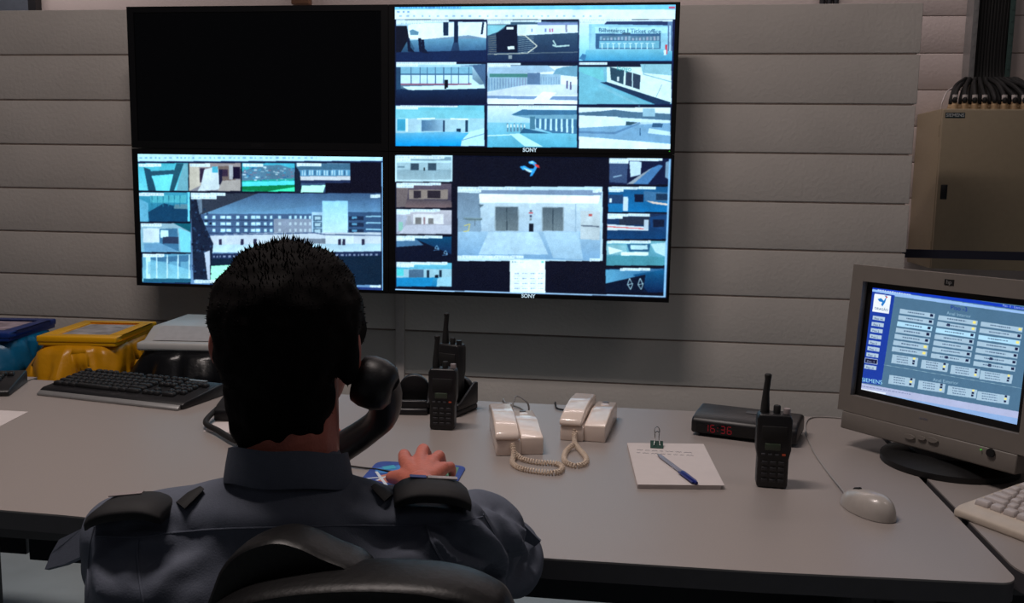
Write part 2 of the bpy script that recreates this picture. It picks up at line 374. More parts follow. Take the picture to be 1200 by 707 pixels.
# upper right: nine camera views
S2 = screen_rect((463.3, 6.6), (789.5, 7.5), (787.5, 175), (462.6, 171.5))
t2 = television(XM, X1, ZM, ZT, S2, 'lit wall screen at the upper right showing nine equal camera views')
p = pic(S2, 760); p.T = (450, 0, 10 / 3)
p.rect(0, -40, 1200, 640, (12, 22, 48))
p.rect(30, -40, 1160, 40, (120, 205, 255)); p.rect(30, 38, 1160, 76, (232, 248, 255)); p.dashes(60, 27, 300, 6, (70, 130, 200)); p.dashes(50, 44, 100, 6, (110, 150, 210), gap=14)
p.dashes(60, 60, 860, 7, (150, 180, 220), gap=30, lo=6, hi=12); p.rect(1112, 26, 1136, 34, (200, 90, 120))
def tile(a, b, c, d, col, c2=None): p.rect(a, b, c, d, col, c2)
# row 1
tile(48, 78, 400, 238, (190, 225, 250), (22, 48, 92)); p.poly([(120, 90), (400, 88), (400, 150), (330, 138), (95, 160), (95, 100)], (235, 246, 255))
p.poly([(48, 102), (90, 102), (98, 150), (120, 190), (110, 208), (48, 212)], (10, 16, 34)); p.poly([(95, 155), (400, 150), (400, 200), (60, 215)], (96, 160, 196), (36, 78, 124), a=.7)
p.poly([(48, 205), (400, 196), (400, 238), (48, 238)], (14, 34, 74)); p.rect(232, 84, 252, 140, (20, 42, 72)); p.rect(274, 82, 290, 166, (14, 34, 66)); p.poly([(274, 160), (290, 160), (300, 236), (250, 236)], (16, 34, 70), a=.7)
p.rect(252, 76, 402, 86, (20, 28, 60)); p.poly([(384, 88), (392, 88), (386, 135), (378, 135)], (20, 40, 70)); p.poly([(100, 120), (112, 115), (136, 125), (134, 138), (104, 138)], (96, 140, 170))
for q in ((140, 160), (152, 165), (96, 160)): p.poly([(q[0] - 6, q[1] - 10), (q[0] + 5, q[1] - 10), (q[0] + 8, q[1] + 25), (q[0] + 24, q[1] + 44), (q[0] - 2, q[1] + 42)], (10, 22, 50))
tile(404, 84, 757, 238, (60, 92, 120), (22, 42, 76)); p.poly([(404, 98), (480, 98), (445, 125), (404, 140)], (130, 195, 215)); p.poly([(520, 96), (757, 96), (757, 128), (520, 140)], (222, 238, 255)); p.rect(600, 88, 757, 98, (120, 140, 190))
for i in range(9): p.line([(408, 145 + i * 8), (440, 140 + i * 9)], 3, (150, 140, 130), a=.6); p.line([(525, 142 + i * 8), (585, 136 + i * 8)], 2.5, (170, 190, 200), a=.6)
p.line([(528, 136), (552, 140), (598, 180), (560, 208), (430, 212)], 4, (215, 215, 205)); p.poly([(438, 130), (470, 112), (476, 100), (520, 98), (522, 205), (440, 205)], (8, 20, 46)); p.rect(478, 106, 506, 116, (235, 245, 255)); p.poly([(482, 182), (508, 180), (510, 192), (484, 194)], (235, 250, 255))
p.poly([(486, 216), (500, 216), (500, 230), (486, 230)], (140, 150, 160)); p.line([(658, 176), (672, 182), (724, 178)], 6, (180, 210, 215)); p.line([(660, 158), (672, 178)], 5, (180, 210, 215)); p.line([(404, 212), (757, 204)], 4, (120, 130, 140), a=.6)
for q in (575, 628, 645, 655): p.rect(q, 112, q + 6, 126, (190, 110, 150) if q > 640 else (120, 140, 200))
p.rect(708, 98, 716, 126, (140, 140, 170))
tile(762, 78, 1127, 238, (225, 242, 255), (120, 200, 235)); p.poly([(870, 84), (1127, 84), (1127, 105), (860, 96)], (34, 52, 96)); p.poly([(800, 94), (1127, 100), (1127, 200), (800, 195)], (140, 195, 225)); p.poly([(812, 96), (1112, 112), (1112, 200), (806, 195)], (150, 205, 232))
p.rect(824, 106, 1108, 130, (176, 226, 244)); p.text('Bilheteiros | Ticket office', 838, 119, 24, (30, 70, 110), slope=.022); p.rect(826, 132, 1080, 192, (52, 92, 134)); p.rect(846, 140, 1075, 158, (84, 120, 150)); p.rect(840, 160, 1075, 188, (110, 175, 205))
for i in range(17): p.rect(842 + i * 14, 142 + (i * 7) % 8, 850 + i * 14, 158, (150 + (i * 31) % 60, 190, 215), a=.7)
for i in range(10): p.rect(850 + i * 22, 168, 853 + i * 22, 192, (215, 245, 255)); p.rect(845 + i * 22, 168, 860 + i * 22, 171, (200, 235, 250))
p.poly([(790, 195), (1127, 192), (1127, 238), (775, 238)], (120, 190, 216), (60, 150, 200)); p.rect(930, 128, 962, 137, (60, 90, 120)); p.rect(1098, 175, 1106, 212, (210, 60, 80)); p.rect(1092, 196, 1102, 216, (220, 240, 255)); p.poly([(762, 230), (775, 210), (790, 215), (785, 238)], (60, 120, 170)); p.rect(1108, 84, 1127, 200, (90, 120, 160)); p.rect(1114, 100, 1119, 200, (190, 225, 250))
# row 2
tile(48, 250, 397, 407, (180, 220, 245), (8, 24, 52)); p.rect(66, 262, 345, 330, (200, 232, 250)); p.rect(66, 262, 345, 290, (120, 176, 206))
for x in (105, 140, 168, 200, 232, 262, 290, 330): p.rect(x, 262, x + 3, 328, (50, 84, 124))
p.rect(66, 288, 345, 293, (60, 100, 140)); p.rect(66, 326, 345, 333, (140, 90, 120)); p.poly([(72, 338), (390, 330), (394, 346), (230, 350), (100, 354)], (214, 242, 255)); p.poly([(48, 345), (110, 352), (240, 350), (397, 345), (397, 407), (48, 407)], (16, 42, 78), (6, 16, 44))
p.poly([(300, 258), (345, 258), (397, 335), (397, 250)], (70, 100, 140)); p.poly([(335, 300), (380, 335), (345, 338)], (200, 230, 245)); p.rect(236, 312, 244, 348, (6, 12, 26)); p.rect(243, 312, 251, 342, (6, 12, 26)); p.rect(48, 262, 66, 350, (34, 66, 100))
tile(402, 258, 755, 407, (226, 236, 250), (240, 244, 255)); p.poly([(410, 256), (640, 256), (672, 278), (402, 300)], (160, 190, 220)); p.poly([(672, 270), (700, 262), (755, 256), (755, 300), (660, 290)], (110, 160, 190)); p.poly([(402, 288), (690, 290), (690, 330), (540, 335), (402, 360)], (150, 184, 212))
p.rect(412, 288, 560, 302, (70, 130, 130)); p.rect(560, 285, 610, 330, (90, 120, 160))
for i in range(14): p.rect(408 + i * 11, 305, 412 + i * 11, 352 - i * 1.5, (90 + i * 3, 130, 170), a=.7)
for i in range(8): p.rect(612 + i * 10, 300, 615 + i * 10, 330, (110, 140, 180), a=.7)
p.line([(402, 362), (545, 335)], 4, (235, 242, 255)); p.poly([(402, 362), (550, 332), (755, 330), (755, 372), (402, 372)], (206, 220, 240)); p.poly([(402, 374), (755, 376), (755, 392), (402, 384)], (120, 150, 196)); p.poly([(620, 358), (675, 362), (625, 407), (565, 407)], (240, 246, 255))
p.rect(712, 316, 718, 346, (90, 90, 130)); p.rect(726, 320, 732, 350, (90, 90, 130))
tile(760, 262, 1122, 412, (120, 180, 206), (90, 170, 205)); p.poly([(760, 262), (856, 266), (860, 318), (760, 280)], (110, 190, 205)); p.poly([(870, 262), (1122, 262), (1122, 405), (870, 320)], (216, 240, 246)); p.poly([(1000, 250), (1122, 250), (1122, 295), (1010, 285)], (140, 190, 210)); p.poly([(882, 262), (938, 275), (934, 330), (886, 312)], (40, 70, 92)); p.poly([(945, 278), (1002, 294), (998, 350), (942, 332)], (44, 60, 84))
p.rect(968, 284, 972, 345, (200, 226, 236)); p.text('longo', 908, 266, 26, (60, 160, 170), slope=.08); p.poly([(845, 322), (870, 320), (1120, 400), (1110, 412), (1070, 412)], (26, 50, 84)); p.poly([(760, 275), (850, 330), (1060, 412), (760, 412)], (110, 180, 206)); p.line([(838, 333), (1000, 412)], 10, (130, 190, 215), a=.7)
p.line([(1020, 250), (1012, 290), (1122, 320)], 3, (120, 170, 195)); p.line([(1085, 330), (1062, 380)], 2, (120, 150, 170)); p.rect(910, 300, 918, 318, (210, 220, 230))
# row 3
tile(46, 412, 392, 570, (120, 198, 220), (20, 160, 225)); p.rect(46, 430, 392, 462, (122, 200, 222)); p.rect(46, 462, 392, 520, (160, 206, 228)); p.rect(52, 465, 84, 510, (60, 160, 200)); p.rect(84, 462, 95, 515, (225, 245, 255)); p.rect(95, 465, 147, 512, (172, 206, 228)); p.poly([(147, 470), (232, 468), (232, 512), (147, 512)], (70, 110, 150), (150, 190, 220), 'h')
p.rect(230, 470, 238, 515, (40, 66, 100)); p.rect(238, 466, 318, 512, (168, 206, 226)); p.rect(318, 470, 328, 516, (30, 60, 90)); p.rect(328, 466, 392, 512, (160, 205, 225)); p.rect(284, 502, 300, 515, (20, 50, 80)); p.line([(130, 464), (200, 462)], 5, (240, 252, 255)); p.line([(260, 464), (330, 466)], 5, (240, 252, 255))
p.poly([(46, 520), (290, 514), (340, 530), (300, 570), (46, 570)], (110, 180, 220), (0, 150, 230)); p.poly([(335, 515), (392, 500), (392, 570), (300, 570), (304, 548)], (186, 230, 250)); p.line([(304, 548), (392, 522)], 3, (110, 150, 180))
tile(400, 412, 753, 575, (225, 240, 255), (90, 170, 210)); p.poly([(497, 448), (540, 428), (753, 430), (753, 460), (600, 462)], (60, 110, 150)); p.poly([(500, 450), (753, 448), (753, 470), (590, 466)], (110, 160, 190)); p.poly([(400, 478), (570, 480), (570, 510), (753, 520), (753, 575), (400, 575)], (130, 196, 224), (80, 170, 205)); p.poly([(570, 462), (753, 466), (753, 522), (660, 520), (570, 490)], (60, 110, 150))
for i in range(8): p.rect(585 + i * 21, 464, 593 + i * 21, 500 + i * 3, (190, 226, 246)); 
for i in range(6): p.rect(480 + i * 13, 482 + i % 2 * 4, 486 + i * 13, 514, (90, 130, 160)); p.rect(481 + i * 13, 486, 486 + i * 13, 498, (225, 240, 245))
p.rect(570, 455, 590, 505, (70, 120, 150)); p.poly([(490, 522), (530, 522), (620, 572), (550, 572)], (190, 236, 246)); p.line([(400, 530), (500, 526)], 4, (200, 236, 250)); p.poly([(545, 500), (650, 522), (530, 520)], (40, 90, 130))
tile(757, 420, 1118, 582, (235, 245, 255), (96, 156, 205)); p.poly([(757, 440), (850, 434), (900, 428), (960, 436), (1118, 445), (1118, 470), (757, 455)], (76, 110, 140)); p.rect(1010, 424, 1058, 455, (150, 190, 215)); p.poly([(757, 450), (912, 456), (945, 475), (940, 500), (757, 500)], (222, 238, 248)); p.poly([(912, 458), (1118, 470), (1118, 480), (940, 474)], (205, 228, 245)); p.poly([(945, 474), (990, 478), (945, 496)], (50, 80, 100))
p.poly([(757, 500), (1118, 480), (1118, 556), (757, 535)], (120, 165, 205)); p.line([(757, 515), (900, 520), (1000, 480)], 8, (80, 120, 165), a=.7); p.poly([(1050, 480), (1090, 482), (1085, 498), (1045, 496)], (50, 90, 130)); p.poly([(1035, 500), (1118, 515), (1118, 530), (1030, 520)], (200, 230, 250)); p.poly([(757, 532), (860, 540), (1118, 562), (1118, 582), (757, 582)], (228, 244, 255)); p.line([(1000, 500), (1000, 530)], 3, (40, 80, 120))
for x, y, w1, w2 in ((48, 78, 205, 110), (404, 78, 210, 90), (762, 74, 205, 90), (48, 243, 235, 85), (404, 246, 130, 90), (762, 244, 110, 0), (48, 410, 240, 85), (404, 412, 245, 0)): p.cap(x, y, w1, 9, w2)
for x in (402, 759): p.rect(x - 2, 76, x + 2, 590, (16, 26, 66))
for y in (240, 409): p.rect(46, y - 2, 1128, y + 3, (16, 26, 66))
p.poly([(1127, 76), (1136, 76), (1130, 590), (1120, 590)], (16, 26, 66)); p.line([(1139, 30), (1133, 590)], 4, (150, 190, 235))
p.build('screen', t2)

# lower left: one large view over a row and a column of small ones
S3 = screen_rect((160.5, 182), (448.5, 182.8), (449.3, 340), (168, 331.5))
t3 = television(X0, XM, ZB, ZM, S3, 'lit wall screen at lower left, partly behind the head, with a large street view')
p = pic(S3, 560); p.T = (145, 170, 3.8095)
p.rect(0, 0, 1200, 700, (8, 14, 36)); p.poly([(40, 40), (1165, 40), (1165, 72), (60, 74)], (190, 232, 250)); p.dashes(70, 55, 860, 7, (110, 160, 200), gap=20)
p.rect(64, 82, 288, 204, (70, 176, 200), (110, 214, 236)); p.poly([(90, 100), (120, 110), (145, 205), (110, 205)], (24, 70, 96)); p.poly([(115, 118), (225, 112), (225, 130), (122, 138)], (30, 76, 100)); p.poly([(235, 84), (268, 84), (225, 205), (200, 205)], (28, 78, 100)); p.poly([(268, 84), (288, 84), (288, 205), (235, 205)], (110, 170, 190)); p.poly([(125, 140), (222, 132), (205, 205), (150, 205)], (110, 220, 240))
p.rect(293, 82, 522, 206, (150, 136, 140), (130, 126, 140)); p.poly([(293, 84), (335, 90), (345, 180), (293, 206)], (198, 186, 176)); p.rect(340, 105, 362, 168, (44, 34, 60)); p.poly([(360, 110), (420, 95), (430, 200), (330, 206), (345, 180)], (206, 216, 226)); p.rect(395, 98, 420, 125, (70, 170, 200)); p.poly([(420, 95), (490, 95), (500, 160), (440, 160)], (110, 92, 90)); p.rect(425, 110, 440, 178, (24, 24, 54)); p.rect(440, 110, 465, 140, (50, 36, 60)); p.rect(488, 98, 520, 152, (16, 12, 40)); p.poly([(440, 160), (522, 155), (522, 206), (420, 206)], (170, 160, 160)); p.rect(470, 90, 488, 155, (170, 170, 180))
p.rect(528, 82, 763, 208, (70, 176, 210), (10, 150, 110)); p.poly([(528, 120), (600, 92), (700, 90), (763, 110), (763, 150), (528, 160)], (80, 120, 150))
for i in range(70): x = random.uniform(530, 755); y = random.uniform(96, 160); p.rect(x, y, x + random.uniform(5, 16), y + 5, random.choice([(150, 190, 210), (40, 90, 140), (200, 220, 235), (120, 100, 130), (60, 150, 190)]), a=.8)
p.poly([(528, 165), (763, 160), (763, 180), (528, 185)], (80, 220, 235)); p.poly([(528, 186), (763, 178), (763, 190), (640, 208), (528, 200)], (0, 120, 70)); p.poly([(640, 208), (763, 188), (763, 208)], (60, 230, 180))
p.rect(768, 82, 1010, 212, (96, 130, 160), (40, 60, 100)); p.rect(768, 85, 1010, 110, (60, 100, 130)); p.rect(780, 112, 1010, 138, (90, 150, 190))
for i in range(20): p.rect(784 + i * 11, 114, 789 + i * 11, 136, (190, 220, 240) if i % 3 else (50, 90, 130))
p.rect(780, 140, 1010, 164, (206, 208, 220)); p.rect(780, 158, 1010, 172, (30, 44, 80)); p.poly([(768, 95), (785, 120), (795, 212), (768, 212)], (16, 30, 50)); p.poly([(795, 182), (900, 180), (890, 212), (790, 212)], (190, 250, 230)); p.rect(1010, 76, 1150, 212, (6, 8, 26)); p.rect(900, 170, 1012, 212, (6, 8, 26))
p.rect(66, 212, 294, 342, (60, 150, 180), (30, 110, 150)); p.poly([(110, 300), (180, 260), (294, 290), (294, 342), (115, 342)], (12, 60, 96)); p.poly([(70, 240), (110, 260), (110, 342), (70, 342)], (96, 170, 205)); p.rect(120, 225, 280, 258, (76, 170, 190)); p.rect(225, 265, 285, 285, (90, 130, 150)); p.rect(286, 212, 296, 342, (110, 210, 240))
for i in range(6): p.rect(125 + i * 25, 226, 128 + i * 25, 275, (30, 110, 140))
p.rect(76, 350, 300, 478, (150, 180, 200), (120, 176, 205)); p.rect(88, 372, 165, 435, (205, 220, 235)); p.poly([(160, 375), (240, 372), (248, 475), (160, 440)], (60, 110, 150)); p.rect(165, 380, 200, 415, (200, 235, 245)); p.rect(175, 410, 245, 440, (40, 54, 84)); p.poly([(225, 350), (300, 350), (300, 390)], (10, 90, 110)); p.poly([(245, 370), (300, 392), (300, 480), (255, 478)], (120, 210, 235)); p.poly([(90, 440), (165, 438), (245, 475), (95, 478)], (100, 150, 190))
p.rect(84, 486, 302, 610, (90, 150, 185), (140, 205, 225)); p.poly([(100, 505), (302, 490), (302, 560), (240, 540)], (60, 110, 150)); p.rect(100, 500, 120, 600, (190, 230, 245))
for x in (145, 192, 240, 290): p.rect(x, 490, x + 6, 600, (190, 225, 240)); p.rect(x - 36, 520, x, 575, (120, 186, 216), a=.6)
p.rect(88, 596, 302, 614, (30, 90, 120))
p.rect(300, 216, 1148, 636, (52, 66, 100), (110, 150, 196)); p.poly([(300, 216), (1148, 216), (1148, 240), (300, 330)], (44, 52, 70)); p.poly([(600, 216), (1148, 216), (1148, 330), (350, 310)], (60, 92, 136), (120, 176, 220), a=.8)
p.rect(345, 308, 840, 398, (66, 92, 132)); p.rect(840, 300, 1148, 400, (170, 205, 235)); p.rect(886, 250, 1000, 395, (150, 205, 240), (200, 232, 250)); p.rect(1000, 300, 1148, 390, (50, 80, 120))
for r in range(3):
    y = 316 + r * 29
    for x, wd in ((360, 14), (396, 14), (432, 22), (458, 22), (502, 14), (538, 14), (568, 20), (590, 20), (626, 12), (652, 12), (690, 12), (738, 10), (762, 10), (785, 10), (805, 10), (826, 10)): p.rect(x, y, x + wd, y + 14, (165, 210, 236)); p.rect(x + 3, y + 3, x + wd - 3, y + 9, (210, 235, 250))
    p.rect(845, y - 2, 884, y + 24, (70, 100, 130)); p.rect(852, y + 3, 878, y + 18, (170, 200, 220))
    p.rect(1005, y + 2, 1070, y + 20, (24, 40, 70)); p.rect(1080, y, 1148, y + 6, (150, 200, 230)); p.rect(1018, y + 4, 1040, y + 14, (90, 150, 190)); p.rect(345, y + 18, 670, y + 21, (36, 54, 90))
p.rect(670, 330, 840, 392, (180, 180, 195), a=.6); p.poly([(380, 400), (640, 392), (1148, 390), (1148, 470), (390, 470)], (196, 205, 222)); p.line([(380, 402), (700, 396), (850, 392), (900, 400), (1148, 404)], 5, (70, 90, 130)); p.rect(900, 404, 1025, 446, (214, 226, 240)); p.poly([(380, 445), (1148, 440), (1148, 478), (380, 480)], (170, 200, 225), (200, 226, 240))
for x in (425, 522, 580, 956, 976, 1062): p.rect(x, 420, x + 13, 446, (40, 40, 70))
p.rect(700, 418, 900, 440, (80, 90, 110), a=.7); p.poly([(380, 486), (1148, 474), (1148, 494), (380, 508)], (24, 40, 76)); p.dashes(400, 494, 1140, 8, (150, 160, 190), slope=-.012, gap=14)
p.poly([(385, 508), (1148, 494), (1148, 624), (385, 624)], (8, 30, 52)); p.poly([(385, 540), (530, 532), (470, 560), (420, 615), (388, 600)], (170, 250, 220)); p.poly([(520, 532), (560, 530), (430, 610), (415, 615)], (60, 190, 120))
p.poly([(300, 230), (330, 240), (345, 320), (400, 440), (385, 600), (312, 600), (305, 400)], (18, 30, 54)); 
for i in range(60): x = random.uniform(302, 385); y = random.uniform(240, 600); p.rect(x, y, x + 9, y + 9, random.choice([(12, 20, 40), (40, 64, 100), (24, 44, 70)]))
p.poly([(360, 480), (385, 470), (386, 600), (375, 600)], (190, 200, 225)); p.poly([(326, 240), (350, 240), (352, 300), (338, 310)], (160, 190, 220), a=.5)
for x, y, w1, w2 in ((68, 84, 100, 0), (296, 84, 90, 0), (532, 84, 90, 0), (772, 82, 110, 0), (70, 214, 110, 0), (80, 350, 90, 0), (86, 486, 95, 0), (300, 214, 155, 0), (300, 228, 115, 0), (1100, 222, 44, 0), (1098, 626, 50, 0), (315, 602, 170, 0)): p.cap(x, y, w1, 14, w2)
p.poly([(1150, 60), (1158, 60), (1162, 650), (1153, 650)], (130, 180, 230)); p.poly([(60, 74), (1155, 72), (1155, 78), (60, 80)], (16, 36, 80)); p.poly([(80, 612), (420, 622), (1150, 636), (1150, 648), (90, 622)], (30, 50, 110))
p.build('screen', t3)

# lower right: large lift lobby view with small views either side
S4 = screen_rect((463, 182.5), (787, 184.5), (782, 350), (463.5, 340))
t4 = television(XM, X1, ZB, ZM, S4, 'lit wall screen at lower right with a large lift lobby view under a bird emblem')
p = pic(S4, 560); p.T = (450, 170, 3.4286)
p.rect(0, 0, 1200, 700, (6, 10, 28))
p.rect(46, 42, 276, 148, (196, 222, 236)); p.rect(52, 50, 270, 140, (120, 150, 170), (150, 175, 190)); p.rect(52, 72, 270, 100, (160, 188, 205)); p.rect(108, 74, 140, 102, (50, 70, 90)); p.rect(178, 74, 210, 102, (50, 70, 90)); p.rect(160, 92, 166, 104, (20, 30, 40)); p.rect(56, 86, 84, 92, (90, 120, 140)); p.rect(52, 64, 270, 72, (190, 220, 235))
p.rect(50, 156, 272, 252, (96, 84, 100), (44, 40, 60)); p.poly([(50, 170), (98, 172), (92, 250), (50, 250)], (110, 96, 100)); p.rect(100, 180, 258, 218, (140, 124, 120)); p.rect(120, 184, 150, 214, (44, 38, 50)); p.rect(176, 184, 228, 214, (40, 34, 46)); p.poly([(92, 220), (272, 222), (272, 252), (85, 252)], (80, 70, 80), (120, 96, 100))
p.rect(50, 262, 272, 358, (196, 190, 205), (150, 150, 170)); p.rect(118, 278, 240, 318, (225, 222, 232)); p.rect(126, 292, 150, 318, (120, 116, 120)); p.rect(178, 294, 200, 318, (120, 116, 120)); p.poly([(50, 280), (95, 285), (80, 340), (50, 350)], (170, 176, 200)); p.rect(60, 310, 76, 345, (140, 190, 180)); p.poly([(90, 322), (272, 322), (272, 356), (60, 356)], (190, 190, 210)); p.rect(96, 285, 110, 320, (150, 150, 160), a=.5); p.rect(160, 290, 166, 318, (150, 120, 130))
p.rect(50, 366, 272, 464, (4, 12, 34)); p.poly([(120, 375), (272, 368), (272, 440), (180, 400)], (6, 70, 110), (12, 40, 80)); p.poly([(50, 372), (130, 378), (160, 402), (50, 410)], (70, 110, 150)); p.poly([(160, 404), (272, 440), (272, 464), (230, 464)], (4, 12, 34))
for x, y in ((205, 415), (240, 435)): p.line([(x, y), (x + 8, y - 12), (x + 16, y + 4), (x, y)], 2.5, (130, 180, 220)); p.line([(x - 6, y + 8), (x + 18, y + 6)], 2, (90, 140, 190))
p.rect(50, 474, 272, 568, (110, 190, 215), (10, 110, 170)); p.rect(50, 498, 272, 532, (150, 190, 210)); p.rect(52, 498, 80, 526, (80, 200, 210)); p.rect(100, 500, 160, 532, (70, 100, 130)); p.rect(172, 502, 182, 535, (20, 40, 60)); p.rect(222, 502, 232, 530, (20, 40, 60)); p.poly([(50, 535), (200, 532), (190, 568), (50, 568)], (20, 130, 190)); p.poly([(215, 535), (272, 528), (272, 568), (212, 568)], (150, 200, 225)); p.rect(205, 522, 218, 534, (10, 20, 40))
# big view
p.rect(296, 168, 878, 466, (190, 216, 235)); p.poly([(296, 190), (385, 195), (392, 345), (380, 455), (296, 448)], (110, 130, 155), (150, 178, 205)); p.poly([(380, 182), (878, 182), (868, 218), (384, 205)], (120, 140, 172)); p.poly([(382, 196), (870, 204), (860, 240), (384, 236)], (244, 250, 255)); p.poly([(386, 232), (870, 236), (866, 350), (392, 348)], (196, 214, 232), (170, 192, 216))
for x0, x1, z0, z1 in ((449, 538, 250, 345), (638, 719, 252, 345)): p.rect(x0 - 4, z0 - 3, x1 + 4, z1, (150, 165, 180)); p.rect(x0, z0, x1, z1, (82, 96, 110), (110, 122, 132)); p.rect((x0 + x1) / 2 - 1.5, z0, (x0 + x1) / 2 + 1.5, z1, (46, 60, 74))
p.poly([(296, 348), (870, 348), (868, 466), (296, 450)], (160, 192, 222), (120, 160, 200)); p.poly([(420, 350), (620, 350), (660, 440), (380, 440)], (196, 220, 240), a=.7); p.poly([(640, 350), (780, 350), (800, 460), (680, 455)], (190, 215, 235), a=.5)
p.rect(583, 316, 600, 348, (16, 22, 36)); p.rect(585, 262, 594, 268, (90, 100, 120)); p.rect(582, 271, 598, 276, (200, 80, 90)); p.rect(586, 282, 594, 290, (70, 80, 110)); p.rect(585, 294, 594, 304, (130, 140, 150)); p.poly([(790, 264), (868, 266), (866, 382), (788, 378)], (190, 200, 212)); p.rect(822, 278, 836, 286, (180, 80, 80)); p.line([(792, 324), (864, 328)], 5, (90, 100, 120)); p.rect(768, 236, 772, 350, (150, 175, 200))
p.poly([(318, 292), (396, 294), (390, 304), (340, 306)], (120, 140, 150)); p.line([(318, 298), (396, 300)], 3, (60, 76, 90)); p.line([(322, 325), (345, 318), (340, 345), (320, 348)], 4, (200, 190, 120)); p.line([(366, 300), (366, 325)], 3, (70, 80, 90)); p.poly([(378, 240), (402, 240), (388, 252)], (90, 110, 130)); p.line([(382, 250), (382, 262)], 2, (90, 110, 130))
# emblem
p.poly([(545, 88), (565, 84), (585, 96), (600, 96), (606, 86), (596, 78), (582, 76), (580, 68), (598, 64), (612, 74), (614, 92), (604, 112), (594, 126), (586, 126), (592, 108), (572, 100), (556, 100)], (50, 160, 235)); p.poly([(560, 92), (582, 100), (596, 106), (588, 112), (570, 104)], (190, 230, 250)); p.poly([(604, 76), (622, 82), (626, 94), (610, 88)], (230, 60, 60)); p.poly([(584, 70), (596, 66), (606, 74), (594, 76)], (140, 210, 250))
# menu panel
p.rect(506, 462, 648, 596, (240, 248, 255)); p.text('Back to Top', 514, 470, 9, (110, 140, 160)); 
for r in range(4):
    for c in range(4): p.dashes(524 + c * 32, 514 + r * 20, 544 + c * 32, 4, (130, 150, 190), lo=5, hi=9, gap=3); p.rect(520 + c * 32, 526 + r * 20, 546 + c * 32, 528 + r * 20, (200, 220, 190))
p.rect(632, 466, 642, 474, (110, 200, 190))
# right column
p.rect(904, 56, 1144, 160, (12, 22, 56)); p.poly([(985, 66), (1034, 68), (1030, 120), (990, 130)], (196, 220, 240)); p.poly([(905, 70), (980, 66), (975, 155), (905, 150)], (54, 74, 112)); p.poly([(1060, 100), (1105, 80), (1120, 85), (1060, 158), (1000, 158)], (70, 120, 176)); p.poly([(1030, 120), (1080, 90), (1000, 158), (975, 158)], (150, 160, 176)); p.poly([(1130, 70), (1144, 66), (1144, 140), (1128, 130)], (120, 150, 180)); p.line([(920, 130), (955, 122)], 5, (140, 170, 200))
p.rect(900, 168, 1142, 270, (20, 80, 130), (10, 110, 176)); p.rect(900, 200, 960, 236, (30, 60, 100)); p.rect(960, 208, 980, 266, (196, 214, 236)); p.poly([(905, 215), (915, 215), (915, 232), (905, 232)], (225, 235, 245)); p.rect(1006, 198, 1042, 230, (10, 22, 50)); p.poly([(1042, 185), (1142, 192), (1142, 228), (1046, 226)], (60, 110, 156)); p.poly([(1050, 224), (1142, 236), (1142, 244), (1080, 236)], (240, 210, 200)); p.poly([(905, 240), (960, 236), (960, 266), (900, 268)], (20, 110, 170)); p.rect(1092, 196, 1138, 222, (24, 50, 80))
p.rect(896, 276, 1136, 378, (24, 44, 80), (8, 60, 110)); p.rect(945, 288, 1080, 322, (34, 44, 66)); p.poly([(896, 318), (1060, 330), (1062, 345), (896, 342)], (216, 226, 240)); p.line([(896, 328), (1050, 337)], 4, (220, 90, 90)); p.poly([(1065, 290), (1136, 280), (1136, 345), (1070, 330)], (20, 60, 110)); p.rect(1080, 300, 1125, 330, (12, 24, 50)); p.rect(1044, 300, 1062, 340, (190, 205, 225))
p.rect(893, 386, 1134, 484, (110, 170, 190), (70, 140, 170)); p.rect(893, 402, 975, 440, (130, 180, 196)); p.poly([(975, 398), (1070, 398), (1064, 428), (985, 428)], (40, 90, 130)); p.rect(990, 402, 1058, 420, (190, 226, 240)); p.rect(952, 430, 1062, 444, (228, 244, 248)); p.poly([(1070, 398), (1134, 392), (1134, 450), (1090, 432)], (180, 215, 230)); p.poly([(905, 440), (960, 425), (900, 408)], (226, 245, 250)); p.poly([(893, 446), (950, 444), (1134, 450), (1132, 484), (893, 484)], (70, 140, 160))
p.rect(890, 494, 1128, 592, (4, 20, 48)); p.poly([(890, 500), (1128, 496), (1110, 510), (890, 556)], (90, 160, 200), (40, 90, 140), 'h'); p.poly([(1000, 520), (1128, 500), (1125, 592), (1060, 592)], (12, 90, 140), (4, 30, 70)); p.poly([(890, 556), (1050, 520), (1040, 592), (890, 592)], (4, 16, 40))
for x in (986, 1028): p.line([(x, 535), (x - 8, 560), (x + 4, 580), (x + 12, 560), (x, 535)], 3, (170, 200, 215)); p.line([(x - 10, 562), (x + 14, 556)], 2.5, (170, 200, 215))
for x, y, w1, w2 in ((48, 46, 195, 60), (50, 152, 180, 70), (50, 258, 175, 55), (50, 364, 185, 75), (50, 470, 205, 70), (296, 170, 232, 95), (838, 180, 38, 0), (296, 444, 265, 0), (825, 456, 42, 0), (904, 54, 214, 78), (902, 168, 190, 60), (898, 276, 170, 60), (896, 384, 175, 0), (948, 494, 120, 0)): p.cap(x, y, w1, 11, w2)
p.poly([(1144, 58), (1152, 58), (1130, 612), (1122, 612)], (140, 190, 235)); p.poly([(44, 578), (1130, 606), (1130, 611), (44, 583)], (170, 205, 245)); p.rect(42, 150, 46, 582, (120, 150, 190)); p.rect(10, 28, 1170, 38, (20, 30, 90))
p.build('screen', t4)
